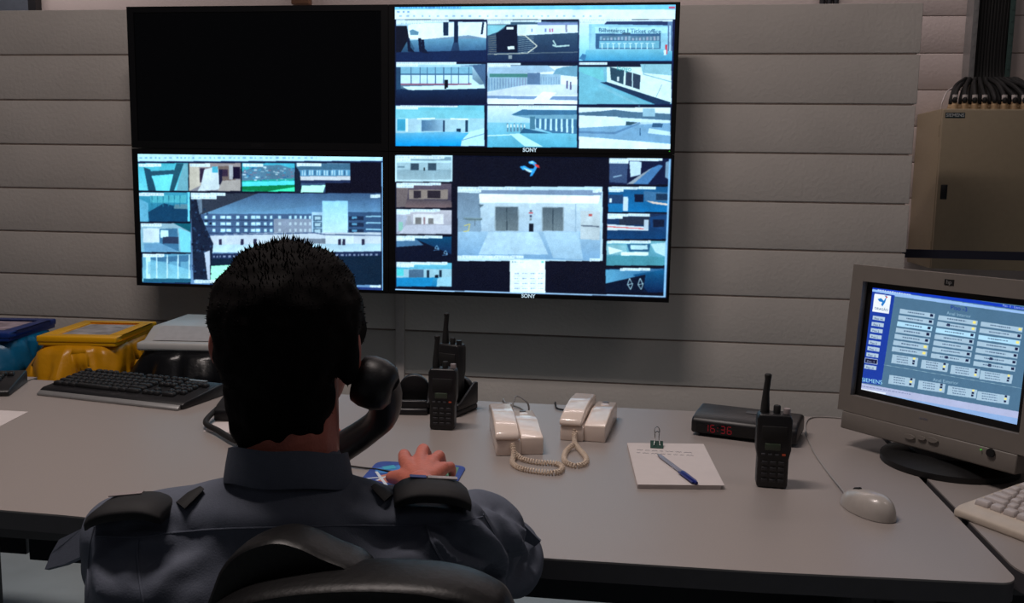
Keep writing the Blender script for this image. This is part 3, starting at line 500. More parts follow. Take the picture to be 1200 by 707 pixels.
# ------------------------------------------------------------------ desks
DZ = 0.74
def desk(x0, x1, front, y1, label, rad=(0.02, 0.03), xl=True):
    t = thing('desk', label, 'desk', ((x0 + x1) / 2, 1.75, 0))
    pts = [(x, y) for x, y in front]
    def arc(cx, cy, r, a0, a1): return [(cx + r * math.cos(a0 + (a1 - a0) * k / 8), cy + r * math.sin(a0 + (a1 - a0) * k / 8)) for k in range(9)]
    l, r = rad
    poly = arc(x0 + l, front[0][1] + l, l, PI, 1.5 * PI) + pts[1:-1] + arc(x1 - r, front[-1][1] + r, r, 1.5 * PI, 2 * PI) + [(x1, y1), (x0, y1)]
    M().prism(poly, 'z', DZ - 0.003, DZ).build('desktop_surface', DESK, t, world=True)
    M().prism(poly, 'z', DZ - 0.032, DZ - 0.003).build('desktop_edge', DESKEDGE, t, world=True)
    zb_ = at(320, 676, y=2.16).z; M().box(((x0 + x1) / 2, y1 - 0.06, (0.708 + zb_) / 2), (x1 - x0 - 0.02, 0.018, 0.708 - zb_)).build('modesty_panel', DARKMETAL, t, bevel=0.002, world=True)
    M().box(((x0 + x1) / 2, 1.45, DZ - 0.062), (x1 - x0 - 0.14, 0.04, 0.06)).build('support_beam', DARKMETAL, t, world=True)
    for x in (x0 + 0.012, x1 - 0.06):
        m = M(); m.box((x, 1.76, 0.02), (0.06, 0.74, 0.04)); m.box((x, 1.95, 0.37), (0.05, 0.12, 0.66)); m.box((x, 1.76, DZ - 0.047), (0.05, 0.7, 0.03)); m.build('leg', DARKMETAL, t, bevel=0.004, world=True)
    return t
desk(-1.575, 0.553, [(-1.575, 1.335), (-1.2, 1.335), (-0.9, 1.325), (-0.5, 1.297), (-0.1, 1.287), (0.2, 1.292), (0.553, 1.31)], 2.22, 'long pale grey desk in the middle, carrying the telephones, radios and notepad')
desk(-3.5, -1.585, [(-3.5, 1.335), (-2.5, 1.335), (-1.585, 1.335)], 2.25, 'pale desk at far left, only its corner showing below the blue bin')
desk(0.566, 2.3, [(0.566, 1.315), (1.2, 1.33), (2.3, 1.33)], 2.23, 'pale desk with rounded corner at far right under the white keyboard', rad=(0.07, 0.03))

# ------------------------------------------------------------------ bins
def bin_(name_lab, cx, cy, rz, wd, dp, h, body, bag, lid, kind):
    t = thing('waste_bin', name_lab, 'bin', (cx, cy, 0), rz, 'bins along the block wall')
    M().box((0, 0, h / 2 - 0.02), (wd * 0.78, dp * 0.78, h - 0.04), taper=(1.12, 1.12)).build('bin_body', body, t, bevel=0.02, seg=3)
    # draped bag: a wavy skirt hanging over the rim
    n = 160; vs = []; fs = []; rows = [(h - 0.02, 0.99, 0), (h - 0.05, 1.06, .006), (h - 0.10, 1.12, .012), (h - 0.14, 1.12, .018), (h - 0.19, 1.05, .018), (h - 0.27, 0.98, .02)]
    for j, (z, k, amp) in enumerate(rows):
        for i in range(n):
            a = 2 * PI * i / n; c, s = math.cos(a), math.sin(a); q = (abs(c) ** 5 + abs(s) ** 5) ** (-1 / 5)
            x, y = c * q * wd / 2 * k, s * q * dp / 2 * k
            o = amp * noise.noise(Vector((c * 4.6, s * 4.6, z * 9 + cx * 3))) * 3.4
            dz = 0.04 * noise.noise(Vector((c * 1.5 + 9, s * 1.5, cx))) * j / 3
            if kind == 'yellow' and c < -0.2 and s < 0.5: dz -= 0.004 * j; o += 0.011 * j
            vs.append((x + c * o, y + s * o, z + dz))
    for j in range(len(rows) - 1):
        for i in range(n): fs.append((j * n + i, j * n + (i + 1) % n, (j + 1) * n + (i + 1) % n, (j + 1) * n + i))
    b = M().add(vs, fs).build('bin_bag', bag, t); so = b.modifiers.new('thick', 'SOLIDIFY'); so.thickness = 0.002
    if kind == 'white':
        m = M(); m.box((0, 0, h - 0.008), (wd, dp, 0.03)); r = m.build('lid_rim', lid, t, bevel=0.008)
        m = M(); m.prism([(-dp / 2 + 0.02, h + 0.004), (dp / 2 - 0.03, h + 0.004), (dp / 2 - 0.05, h + 0.045), (-dp / 2 + 0.12, h + 0.05)], 'x', -wd / 2 + 0.012, wd / 2 - 0.012)
        m.build('swing_lid', lid, t, bevel=0.008)
        M().prism([(-dp / 2 + 0.028, h + 0.0115), (-dp / 2 + 0.034, h + 0.015), (-dp / 2 + 0.112, h + 0.052), (-dp / 2 + 0.106, h + 0.0488)], 'x', -wd / 2 + 0.05, wd / 2 - 0.05).build('lid_flap', mat('white_flap_plastic', (184, 184, 186), 0.3), t)
    else:
        m = M()
        for sx in (-1, 1): m.box((sx * (wd / 2 - 0.022), 0, h), (0.05, dp - 0.094, 0.024))
        for sy in (-1, 1): m.box((0, sy * (dp / 2 - 0.022), h), (wd + 0.006, 0.05, 0.024))
        m.box((0, 0, h - 0.01), (wd, dp, 0.03)); m.build('lid', lid, t, bevel=0.005)
        M().box((0.01, 0.0, h + 0.0065), (wd * 0.68, dp * 0.62, 0.003)).build('lid_sticker', mat('sticker_' + kind, (168, 160, 158) if kind == 'yellow' else (176, 158, 168), 0.6, var=0.4, scale=22), t)
    return t
bin_('blue bin with white sticker on its lid and a teal bag, at far left', -2.50, 3.22, 0.12, 0.42, 0.34, 0.69, BLUEP, BBAG, BLUEP, 'blue')
bin_('yellow bin with a yellow bag draped over it, between the blue and the white-lidded bins', -2.01, 3.235, 0.12, 0.285, 0.37, 0.69, YELLOW, YBAG, YELLOW, 'yellow')
bin_('bin with white swing lid and black bag, left of the head', -1.59, 3.33, 0.10, 0.40, 0.50, 0.68, mat('dark_bin', (30, 30, 34), 0.5), KBAG, WHITEP, 'white')

# ------------------------------------------------------------------ wall cabinet, cables, strap
CY = 5.06; cx0, cx1 = 1.5467, 2.75; cz0, cz1 = 0.86, at(1105, 127, y=CY).z
t = thing('control_cabinet', 'tall beige metal control cabinet with dark maker badge on the rear wall at right', 'cabinet', ((cx0 + cx1) / 2, RY, cz0))
M().box(((cx0 + cx1) / 2, (CY + 0.014 + RY) / 2, (cz0 + cz1) / 2), (cx1 - cx0, RY - CY - 0.026, cz1 - cz0)).build('cabinet_body', BEIGE, t, bevel=0.004, world=True)
dr = M().box(((cx0 + cx1) / 2, CY + 0.0085, (cz0 + cz1) / 2 - 0.002), (cx1 - cx0 - 0.004, 0.017, cz1 - cz0 - 0.008)).build('door', BEIGE, t, bevel=0.003, world=True)
p1_, p2_ = at(1108, 132.5, y=CY), at(1130.5, 138, y=CY)
M().box(((p1_.x + p2_.x) / 2, CY - 0.001, (p1_.z + p2_.z) / 2), (p2_.x - p1_.x, 0.003, p1_.z - p2_.z + 0.004)).build('badge', TEAL, dr, world=True)
me = text_mesh('SIEMENS', 0.024, 0.0004, o=Vector(((p1_.x + p2_.x) / 2, CY - 0.0032, (p1_.z + p2_.z) / 2)), bold=0.0004)
link('badge_lettering', me, LEGEND, t, smooth=False, world=True)
lk = at(1103, 225, y=CY)
lo = M().box((lk.x + 0.012, CY - 0.002, lk.z), (0.032, 0.008, 0.075)).build('lock', BLACKP, t, bevel=0.002, world=True)
for sz in (-1, 1):
    M().tube([(cx0 + 0.001, CY + 0.03, (cz0 + cz1) / 2 + sz * 0.3 - 0.03), (cx0 + 0.001, CY + 0.03, (cz0 + cz1) / 2 + sz * 0.3 + 0.03)], 0.006, 8).build('hinge', BEIGE, t, world=True)
# cable tray and cables
tx0, tx1 = at(1140, 40, y=5.38).x, at(1188, 40, y=5.38).x; tzb = at(1150, 106, y=5.42).z
t = thing('cable_tray', 'upright perforated metal cable tray above the beige cabinet', 'cable tray', ((tx0 + tx1) / 2, RY, tzb))
m = M(); m.box(((tx0 + tx1) / 2, RY - 0.003, tzb + 0.7), (tx1 - tx0, 0.005, 1.5)); m.build('tray_back', SILVER, t, world=True)
for x in (tx0, tx1):
    m = M(); m.box((x, RY - 0.055, tzb + 0.7), (0.005, 0.11, 1.5)); m.box((x + (0.012 if x == tx0 else -0.012), RY - 0.11, tzb + 0.7), (0.024, 0.004, 1.5))
    for k in range(24): m.box((x + (0.012 if x == tx0 else -0.012), RY - 0.113, tzb + k * 0.062), (0.01, 0.003, 0.03))
    m.build('tray_side', SILVER if x == tx0 else mat('green_grey_metal', (60, 84, 80), 0.5), t, world=True)
n = 22
ORD = ['first', 'second', 'third', 'fourth', 'fifth', 'sixth', 'seventh', 'eighth', 'ninth', 'tenth', 'eleventh']
for i in range(n):
    gx = cx0 + 0.075 + (i % 11) * 0.048 + 0.012 * (i // 11); gy = 5.12 + 0.10 * (i // 11); od = ORD[i % 11] + ' from the left, ' + ('front' if i < 11 else 'back') + ' row'
    g = tag(M().lathe([(0.017, 0), (0.017, 0.022), (0.013, 0.026), (0.013, 0.04)], (gx, gy, cz1), 12).build('cable_gland', GLAND, smooth=True), 'cream cable gland on top of the beige cabinet, ' + od, 'cable gland', 'glands on top of the cabinet')
    fx = tx0 + 0.02 + (tx1 - tx0 - 0.04) * (i % 11) / 10; fy = RY - 0.03 - 0.045 * (i // 11)
    pts = [(gx, gy, cz1 + 0.03), (gx, gy, cz1 + 0.06), (gx * .75 + fx * .25, (gy * .7 + fy * .3), cz1 + 0.115 + 0.01 * (i % 3)), (gx * .3 + fx * .7, gy * .3 + fy * .7, cz1 + 0.17 + 0.01 * (i % 2)), (fx, fy, tzb + 0.10), (fx, fy, tzb + 0.6), (fx + .003, fy, tzb + 1.35)]
    tag(M().tube(curve(pts, 6), 0.0115, 8).build('power_cable', BLACKR), 'black cable rising from the cabinet top, ' + od, 'cable', 'cables above the cabinet')
    if i < 11 and i != 4:
        tag(M().lathe([(0.0135, 0), (0.0135, 0.022)], (gx, gy, cz1 + 0.052), 10).build('cable_marker', PAPER), 'white marker sleeve on the black cable above the cabinet, ' + od, 'cable marker', 'white cable markers above the cabinet')
x = cx0 + 0.04
tag(M().tube(curve([(x, 5.22, cz1), (x + 0.005, 5.22, cz1 + 0.05), (x + 0.06, 5.28, cz1 + 0.12), (x + 0.2, 5.36, cz1 + 0.15), (tx0 + 0.03, RY - 0.13, tzb + 0.05)], 8), 0.004, 6).build('power_cable', PAPER), 'thin white wire looping from the cabinet top beside the black cables', 'cable')
bz0, bz1 = at(1100, 303, y=4.16).z, at(1100, 293, y=4.16).z
t = thing('belt_barrier', 'dark navy barrier belt stretched in front of the beige cabinet', 'barrier', (2.1, 4.16, 0))
M().box(((1.10 + 2.08) / 2, 4.16, (bz0 + bz1) / 2), (0.98, 0.004, bz1 - bz0)).build('belt', NAVY, t, world=True)
M().lathe([(0.17, 0), (0.17, 0.015), (0.03, 0.03), (0.03, 1.02), (0.035, 1.03), (0.035, 1.1)], (2.1, 4.16, 0), 24).build('post', DARKMETAL, t, world=True)
M().box((1.104, 4.13, (bz0 + bz1) / 2), (0.012, 0.07, bz1 - bz0 + 0.01)).build('wall_clip', BLACKP, t, world=True)

# ------------------------------------------------------------------ tube monitor
CA, CT = 0.8521, 0.07497; CC = Vector((0.58957, 1.85015, CAMZ - 0.31713))
cr = Vector((math.cos(CA), -math.sin(CA), 0)); cn0 = Vector((-math.sin(CA), -math.cos(CA), 0)); UPV = Vector((0, 0, 1))
cu_ = math.cos(CT) * UPV - math.sin(CT) * cn0; cn = math.cos(CT) * cn0 + math.sin(CT) * UPV
def CP(p): return CC + cr * p[0] - cn * p[1] + cu_ * p[2]
def cm(m): m.v = [CP(p) for p in m.v]; return m
base = CC - cn0 * 0.05; base.z = DZ
t = thing('tube_monitor', 'bulky grey tube monitor with lit blue control screen at right', 'monitor', base)
sw, sh = 0.325, 0.2144; ow, oh0, oh1 = 0.176, -0.121, 0.119
m = M(); bw, bz0_, bz1_ = 0.203, -0.157, 0.152
for a, b, c, d in ((-bw, bw, oh1, bz1_), (-bw, bw, bz0_, oh0), (-bw, -ow, oh0, oh1), (ow, bw, oh0, oh1)): m.box(((a + b) / 2, 0.02, (c + d) / 2), (b - a, 0.056, d - c))
cm(m).build('front_bezel', CRTP, t, world=True)
m = M(); m.box((0, 0.014, -0.001), (2 * ow, 0.012, oh1 - oh0)); cm(m).build('screen_surround', CRTD, t, world=True)
m = M(); m.box((-0.006, 0.016, -0.176), (0.37, 0.05, 0.037)); ch_ = cm(m).build('chin_panel', CRTP, t, bevel=0.003, world=True)
sec = [(0.048, 0.199, -0.155, 0.149), (0.10, 0.195, -0.15, 0.147), (0.16, 0.17, -0.135, 0.13), (0.30, 0.13, -0.11, 0.10), (0.39, 0.12, -0.10, 0.085)]
vs = []; fs = []
for y, hw, a, b in sec: vs += [(-hw, y, a), (hw, y, a), (hw, y, b), (-hw, y, b)]
for i in range(len(sec) - 1):
    for k in range(4): fs.append((i * 4 + k, i * 4 + (k + 1) % 4, i * 4 + 4 + (k + 1) % 4, i * 4 + 4 + k))
fs += [(3, 2, 1, 0), tuple(range(len(vs) - 4, len(vs)))]
cm(M().add(vs, fs)).build('rear_housing', CRTP, t, bevel=0.008, world=True)
def crt_px(px, py, off=0.0):
    d = ray(px, py); c = CC + cn * (0.008 + off); P = EYE + d * ((c - EYE).dot(cn) / d.dot(cn)); return P
lp = crt_px(1112.5, 331)
m = M(); m.box((0, 0, 0), (0.019, 0.002, 0.011)); m.v = [lp + cr * v.x - cn * v.y + cu_ * v.z for v in m.v]; m.build('maker_badge', CRTD, t, world=True)
link('badge_lettering', text_mesh('hp', 0.0115, 0.0002, cr, cu_, lp + cn * 0.0013), SILVER, t, smooth=False, world=True)
for px, py, r_, mm, nm in ((1161, 531, 0.0085, CRTD, 'power_button'), (1150, 527, 0.0011, GLED, 'power_light'), (1066, 512, 0.0075, CRTP, 'menu_button'), (1080, 513.5, 0.006, CRTP, 'menu_button'), (1093, 516, 0.0075, CRTP, 'menu_button')):
    P = crt_px(px, py, 0.0025); sx = 1.6 if nm == 'menu_button' else 1
    m = M().lathe([(r_, 0), (r_ * .9, 0.003)], (0, 0, 0), 16, sx=sx, sy=.7 if sx > 1 else 1); m.v = [P + cr * v.x + cu_ * v.y + cn * v.z for v in m.v]; m.build(nm, mm, t, world=True)
link('model_lettering', text_mesh('hp 7550', 0.005, 0.0002, cr, cu_, crt_px(1082, 491, 0.0005)), GREYTXT, t, smooth=False, world=True)
m = M(); m.lathe([(0.128, 0), (0.128, 0.012), (0.11, 0.02), (0.075, 0.028), (0.07, 0.06)], (base.x + .01, base.y, DZ), 40); m.build('swivel_base', CRTD, t, world=True)
SC = CC - cn * 0.0078
p = Pic(SC - cr * sw / 2 - cu_ * sh / 2, cr, cu_, sw, sh, 2200); p.n = cn
p.T = (960, 290, 893 / 240)
K = 893 / 240
def E_(x, y):   # second reading frame, taken from the right-hand crop
    return ((x * 140 / 550 + 1060 - 960) * K, (y * 140 / 550 + 320 - 290) * K)
p.rect(100, 100, 1400, 1100, (76, 114, 144)); 
sl = 0.148
p.poly([(200, 160), (1000, 278), (1000, 290), (200, 178)], (20, 60, 190)); p.poly([(200, 178), (1000, 296), (1000, 306), (200, 196)], (150, 190, 240)); p.dashes(255, 183, 400, 5, (225, 235, 255), slope=sl, lo=4, hi=9, gap=5); p.text('Piso -3 - Controlo', 800, 254, 13, (230, 240, 255), slope=sl)
p.poly([(215, 190), (330, 210), (270, 600), (150, 585)], (22, 58, 160)); p.poly([(242, 202), (314, 212), (304, 290), (232, 280)], (236, 244, 250))
p.poly([(255, 226), (270, 222), (282, 234), (292, 218), (284, 210), (296, 212), (288, 240), (276, 258), (270, 250), (276, 240), (262, 236)], (30, 120, 200)); p.poly([(290, 212), (300, 218), (292, 222)], (210, 60, 60)); p.text('DRAGÃO', 242, 266, 14, (60, 90, 130), slope=sl)
for i, s_ in enumerate(('Piso +4', 'Piso 3', 'Piso 2', 'Piso 1', 'Piso 0', 'Piso -1', 'Piso -2', 'Piso -3', 'Piso -4')):
    x, y = 235 - i * 4.6, 298 + i * 26.6; w_ = 52
    p.poly([(x, y), (x + w_, y + w_ * sl), (x + w_ - 2, y + 17 + w_ * sl), (x - 2, y + 17)], (20, 26, 60) if i == 7 else (176, 200, 222)); 
    if i == 7: p.line([(x - 2, y - 2), (x + w_, y + w_ * sl - 2), (x + w_ - 2, y + 19 + w_ * sl), (x - 4, y + 19), (x - 2, y - 2)], 2, (200, 215, 235))
    p.text(s_, x + 6, y + 12, 12, (190, 205, 235) if i == 7 else (40, 60, 110), slope=sl)
p.text('SIEMENS', 186, 577, 24, (170, 240, 250), slope=sl)
p.text('Piso -3', 572, 262, 27, (24, 50, 150), slope=sl); p.text('Anel Interior', 556, 287, 20, (150, 186, 210), slope=sl); p.text('Anel Exterior', 496, 577, 20, (150, 186, 210), slope=sl)
D1, Y1 = (16, 24, 60), (244, 232, 130)
def bar(x, y, w_, h_, marks, hi=False):
    p.poly([(x, y), (x + w_, y + w_ * sl), (x + w_ - 3, y + h_ + w_ * sl), (x - 3, y + h_)], (176, 222, 248) if hi else (166, 196, 218))
    for mx, c in marks: p.poly([(x + mx, y + mx * sl + 3), (x + mx + 13, y + (mx + 13) * sl + 3), (x + mx + 11, y + 16 + mx * sl), (x + mx - 2, y + 14 + mx * sl)], c)
    x_ = x + w_ * .22; p.dashes(x_, y + h_ * .35 + (x_ - x) * sl, x + w_ * .7, 5, (50, 74, 110), slope=sl, lo=3, hi=9, gap=4)
for i in range(7): bar(353 - i * 5.6, 268 + i * 27.4, 152, 20, [(132, Y1 if i > 4 else D1)], hi=i == 2)
for i in range(7): bar(521 - i * 5.3, 296 + i * 27.6, 170, 20, [(150, Y1 if i < 2 else D1)] + ([(42, D1)] if i == 1 else []) + ([(60, D1)] if i == 6 else []), hi=i == 2)
for i in range(7): bar(706 - i * 5.4, 324 + i * 28.6, 182, 20, [(164, Y1 if i in (0, 2) else D1)] + ([(64, D1)] if i > 4 else []), hi=i == 2)
for r_, (x, y) in enumerate(((320, 466), (307, 556))):
    for i in range(4):
        xx, yy = x + i * 128, y + i * 23.5; w_ = (112, 116, 126, 140)[i]; h_ = 38
        p.poly([(xx, yy), (xx + w_, yy + w_ * sl), (xx + w_ - 6, yy + h_ + w_ * sl), (xx - 6, yy + h_)], (166, 196, 218))
        for k in range(3): p.dashes(xx + 18, yy + 8 + k * 11, xx + w_ * .6, 4, (60, 84, 120), slope=sl, lo=4, hi=8, gap=4); p.poly([(xx + w_ - 22 - k * 2, yy + (w_ - 22) * sl + k * 11 + 1), (xx + w_ - 12 - k * 2, yy + (w_ - 12) * sl + k * 11 + 1), (xx + w_ - 13 - k * 2, yy + (w_ - 12) * sl + k * 11 + 9), (xx + w_ - 23 - k * 2, yy + (w_ - 22) * sl + k * 11 + 9)], Y1 if k == (i + r_) % 3 else D1)
p.line([(280, 512), (900, 618)], 1.5, (150, 186, 205))
p.poly([(160, 588), (1000, 740), (1000, 790), (155, 625)], (176, 186, 222)); p.poly([(157, 618), (1000, 770), (1000, 830), (140, 660)], (140, 176, 226)); p.dashes(170, 600, 400, 4, (120, 130, 170), slope=.17); p.poly([(158, 610), (290, 634), (290, 641), (158, 618)], (225, 235, 250))
p.build('screen', t, strength=1.05, blur=2, grain=0.012, texture=0.15)
MATS_crt = t

# ------------------------------------------------------------------ keyboards
def keyboard(label, loc, rz, case, key, wd=0.455, dp=0.165, back=0.034, silver=False):
    t = thing('keyboard', label, 'keyboard', loc, rz)
    prof = [(-dp / 2, 0), (-dp / 2, 0.012), (-dp / 2 + 0.012, 0.018), (dp / 2 - 0.01, back), (dp / 2, back - 0.004), (dp / 2, 0)]
    M().prism(prof, 'x', -wd / 2, wd / 2).build('keyboard_case', case, t, bevel=0.003)
    if silver: M().prism([(-dp / 2 - 0.014, 0), (-dp / 2 - 0.014, 0.006), (-dp / 2 - 0.002, 0.0135), (-dp / 2 - 0.0003, 0)], 'x', -wd / 2 + 0.005, wd / 2 - 0.005).build('palm_strip', SILVER, t, bevel=0.002)
    if silver: M().box((wd / 2 - 0.085, dp / 2 - 0.012, back + 0.0008), (0.07, 0.011, 0.003)).build('media_strip', SILVER, t)
    slope = math.atan2(back - 0.018, dp - 0.022); R = Matrix.Rotation(slope, 3, 'X'); u = 0.0187; meshes = {}; cnt = 0
    rows = [[(0, 1), (2, 1), (3, 1), (4, 1), (5, 1), (6.5, 1), (7.5, 1), (8.5, 1), (9.5, 1), (11, 1), (12, 1), (13, 1), (14, 1), (15.4, 1), (16.4, 1), (17.4, 1)],
            [(k, 1) for k in range(13)] + [(13, 2)] + [(15.4, 1), (16.4, 1), (17.4, 1)] + [(18.8 + k, 1) for k in range(4)],
            [(0, 1.5)] + [(1.5 + k, 1) for k in range(12)] + [(13.5, 1.5)] + [(15.4, 1), (16.4, 1), (17.4, 1)] + [(18.8 + k, 1) for k in range(3)],
            [(0, 1.75)] + [(1.75 + k, 1) for k in range(11)] + [(12.75, 2.25)] + [(18.8 + k, 1) for k in range(3)],
            [(0, 2.25)] + [(2.25 + k, 1) for k in range(10)] + [(12.25, 2.75)] + [(16.4, 1)] + [(18.8 + k, 1) for k in range(3)],
            [(0, 1.5), (1.5, 1.25), (2.75, 1.25), (4, 6), (10, 1.5), (11.5, 1.25), (12.75, 2.25), (15.4, 1), (16.4, 1), (17.4, 1), (18.8, 2)]]
    for r, row in enumerate(rows):
        y = dp / 2 - 0.022 - r * 0.0215 - (0.004 if r else 0); z = 0.018 + (y + dp / 2 - 0.012) * math.tan(slope)
        for x, w_ in row:
            if cnt >= 100: break
            if w_ not in meshes:
                meshes[w_] = M().box((0, 0, 0.004), (u * w_ - 0.0022, 0.0175, 0.010), taper=(1 - 0.005 / (u * w_), 0.74)).build('key', key, t, bevel=0.001, seg=1)
                o = meshes[w_]
            else:
                o = meshes[w_].copy(); C.objects.link(o)
            o.location = (-wd / 2 + 0.012 + (x + w_ / 2) * u, y, z); o.rotation_euler = (slope, 0, 0); cnt += 1
    return t
keyboard('black keyboard with silver front strip on the desk left of the head', (-1.232, 2.115, DZ), -0.19, BLACKP, KEYB, dp=0.175, silver=True).scale = (0.94, 0.94, 0.94)
keyboard('black keyboard cut off by the left edge, in front of the blue bin', (-1.755, 2.035, DZ), 0.36, BLACKP, KEYB)
kb = keyboard('beige-white keyboard under the tube monitor at the right edge', (0, 0, DZ), -0.97, mat('beige_key_case', (196, 184, 170), 0.45), mat('pale_key', (190, 182, 180), 0.45), wd=0.45, dp=0.175)
rz = -0.97; c_, s_ = math.cos(rz), math.sin(rz); fl = Vector((0.548, 1.578)); kb.location = (fl.x + c_ * 0.225 - s_ * 0.0875, fl.y + s_ * 0.225 + c_ * 0.0875, DZ)

# ------------------------------------------------------------------ hand-held radios
def radio(label, loc, rz, group='hand-held radios on the desk'):
    t = thing('two_way_radio', label, 'radio', loc, rz, group)
    prof = [(-0.025, 0.0), (0.025, 0.0), (0.0275, 0.006), (0.0275, 0.055), (0.031, 0.072), (0.031, 0.128), (0.027, 0.137), (-0.027, 0.137), (-0.031, 0.128), (-0.031, 0.072), (-0.0275, 0.055), (-0.0275, 0.006)]
    M().prism(prof, 'y', -0.018, 0.018).build('radio_body', BLACKP, t, bevel=0.004, seg=3)
    M().tube([(-0.017, 0.002, 0.134), (-0.017, 0.002, 0.15), (-0.0165, 0.002, 0.175), (-0.0145, 0.002, 0.197), (-0.0145, 0.002, 0.206), (-0.0145, 0.002, 0.208)], [0.0085, 0.0078, 0.0058, 0.0056, 0.0066, 0.005], 14).build('antenna', BLACKR, t)
    M().lathe([(0.0065, 0.134), (0.0065, 0.149), (0.0055, 0.151)], (0.004, 0, 0), 14).build('knob', BLACKR, t)
    M().lathe([(0.0065, 0.134), (0.0065, 0.143), (0.006, 0.146)], (0.0215, 0, 0), 14).build('knob', BLACKP if 'right' not in label else mat('grey_knob', (150, 140, 140), 0.5), t)
    M().box((0, -0.0186, 0.103), (0.044, 0.002, 0.026)).build('speaker_grille', BLACKR, t, bevel=0.0008)
    M().box((-0.002, -0.019, 0.078), (0.027, 0.003, 0.012)).build('display', LCD, t, bevel=0.0006)
    for k in range(4): M().box((-0.018 + k * 0.012, -0.019, 0.064), (0.006, 0.003, 0.0028)).build('menu_key', mat('orange_key', (190, 80, 50), 0.5) if k == 3 else mat('grey_key', (70, 72, 78), 0.5), t)
    k0 = None
    for r in range(4):
        for c in range(3):
            if k0 is None: k0 = M().box((0, 0, 0), (0.0105, 0.003, 0.006)).build('keypad_key', mat('dark_key', (38, 38, 42), 0.5), t, bevel=0.0008); o = k0
            else: o = k0.copy(); C.objects.link(o)
            o.location = (-0.0145 + c * 0.0145, -0.019, 0.048 - r * 0.011)
    M().box((0.0, 0.0225, 0.065), (0.044, 0.009, 0.11)).build('battery', BLACKP, t, bevel=0.002)
    return t
radio('black two-way radio standing alone on the desk at right, beside the clock radio', (0.264, 1.685, DZ), -0.05)
radio('black two-way radio standing upright in front of the other, right of the head', (-0.406, 1.955, DZ), 0.04)
r3 = radio('black two-way radio seated in its charger behind the other radio', (-0.418, 2.10, DZ + 0.028), -0.35)
def charger(label, loc, rz):
    t = thing('radio_charger', label, 'charger', loc, rz, 'radio chargers on the desk')
    m = M(); m.prism([(-0.05, 0), (0.055, 0), (0.055, 0.012), (0.05, 0.016), (-0.048, 0.016), (-0.052, 0.01)], 'x', -0.042, 0.042); m.build('charger_base', BLACKP, t, bevel=0.005)
    m = M(); m.box((0, -0.036, 0.022), (0.08, 0.014, 0.022)); m.build('front_lip', BLACKP, t, bevel=0.004)
    for s in (-1, 1): M().prism([(-0.043, 0.016), (0.05, 0.016), (0.05, 0.068), (0.036, 0.07), (-0.03, 0.032), (-0.043, 0.03)], 'x', s * 0.0415 - 0.004, s * 0.0415 + 0.004).build('side_wall', BLACKP, t, bevel=0.003)
    m = M(); prof = [(0.036 * math.cos(a), 0.045 + 0.033 * math.sin(a)) for a in [PI * k / 12 for k in range(13)]]; m.prism([(-0.038, 0.012)] + prof[::-1] + [(0.038, 0.012)], 'y', 0.034, 0.052); m.build('back_rest', BLACKP, t, bevel=0.004)
    M().box((-0.012, -0.012, 0.0175), (0.03, 0.008, 0.003)).build('contact_strip', CHROME, t)
    return t
charger('empty black radio charger standing just right of the handset', (-0.512, 2.10, DZ), 0.12)
charger('black charger holding the rear radio', (-0.418, 2.105, DZ), -0.35)

# ------------------------------------------------------------------ door intercom telephones
def intercom(label, loc, rz, cord_pts):
    t = thing('intercom_telephone', label, 'telephone', loc, rz, 'white intercom telephones')
    L = 0.215; t.scale = (1, 1, 1.0)
    M().prism([(-L / 2 + 0.006, 0), (L / 2, 0), (L / 2, 0.034), (L / 2 - 0.01, 0.041), (0, 0.047), (-L / 2 + 0.006, 0.036)], 'x', 0.004, 0.05).build('phone_base', CREAM, t, bevel=0.003, seg=3)
    M().prism([(-L / 2, 0), (L / 2, 0), (L / 2, 0.032), (-L / 2, 0.032)], 'x', -0.046, 0.004).build('cradle', CREAM, t, bevel=0.003)
    hs = [(-L / 2 - 0.003, 0.0335), (-L / 2 - 0.003, 0.042), (-L / 2 + 0.004, 0.049), (-0.05, 0.059), (0.0, 0.063), (0.045, 0.063), (0.052, 0.060), (0.085, 0.060), (L / 2, 0.053), (L / 2 + 0.002, 0.035), (L / 2 - 0.02, 0.0335), (-L / 2 + 0.02, 0.0335)]
    M().prism(hs, 'x', -0.048, 0.0005).build('handset', CREAM, t, bevel=0.005, seg=3)
    M().lathe([(0.006, 0), (0.0055, 0.003)], (0.026, 0.085, 0.0405), 16, sx=1.3).build('hook_button', mat('dark_grey_button', (84, 84, 88), 0.4), t)
    M().lathe([(0.0075, 0), (0.007, 0.0015)], (0.026, 0.062, 0.0424), 16, sx=1.3).build('call_button', CREAM, t)
    cd = coil(cord_pts, 0.0044, 0.0016, 0.0056).build('coiled_cord', CORD, t, world=True)
    return t
g = lambda px, py, h=0.005: at(px, py, z=DZ + h)
fr1 = at(601, 522, y=1.79)
intercom('left-hand cream intercom telephone with its coiled cord trailing to the right', (-0.238, 1.885, DZ), 0.22,
         [at(600.5, 520, y=1.778), g(602, 532, .012), g(601, 543), g(610, 549), g(632, 553), g(652, 554), g(659, 549), g(652, 543.5), g(630, 542), g(612, 538, .006), g(603, 531, .01)])
intercom('right-hand cream intercom telephone with its coiled cord hanging in a short loop', (-0.086, 2.01, DZ), -0.10,
         [at(674.5, 504, y=1.902), at(673, 512, y=1.895), g(675, 522, .006), g(686, 535), g(686, 543), g(674, 546), g(662, 541), g(663, 530), g(672, 521, .012)])
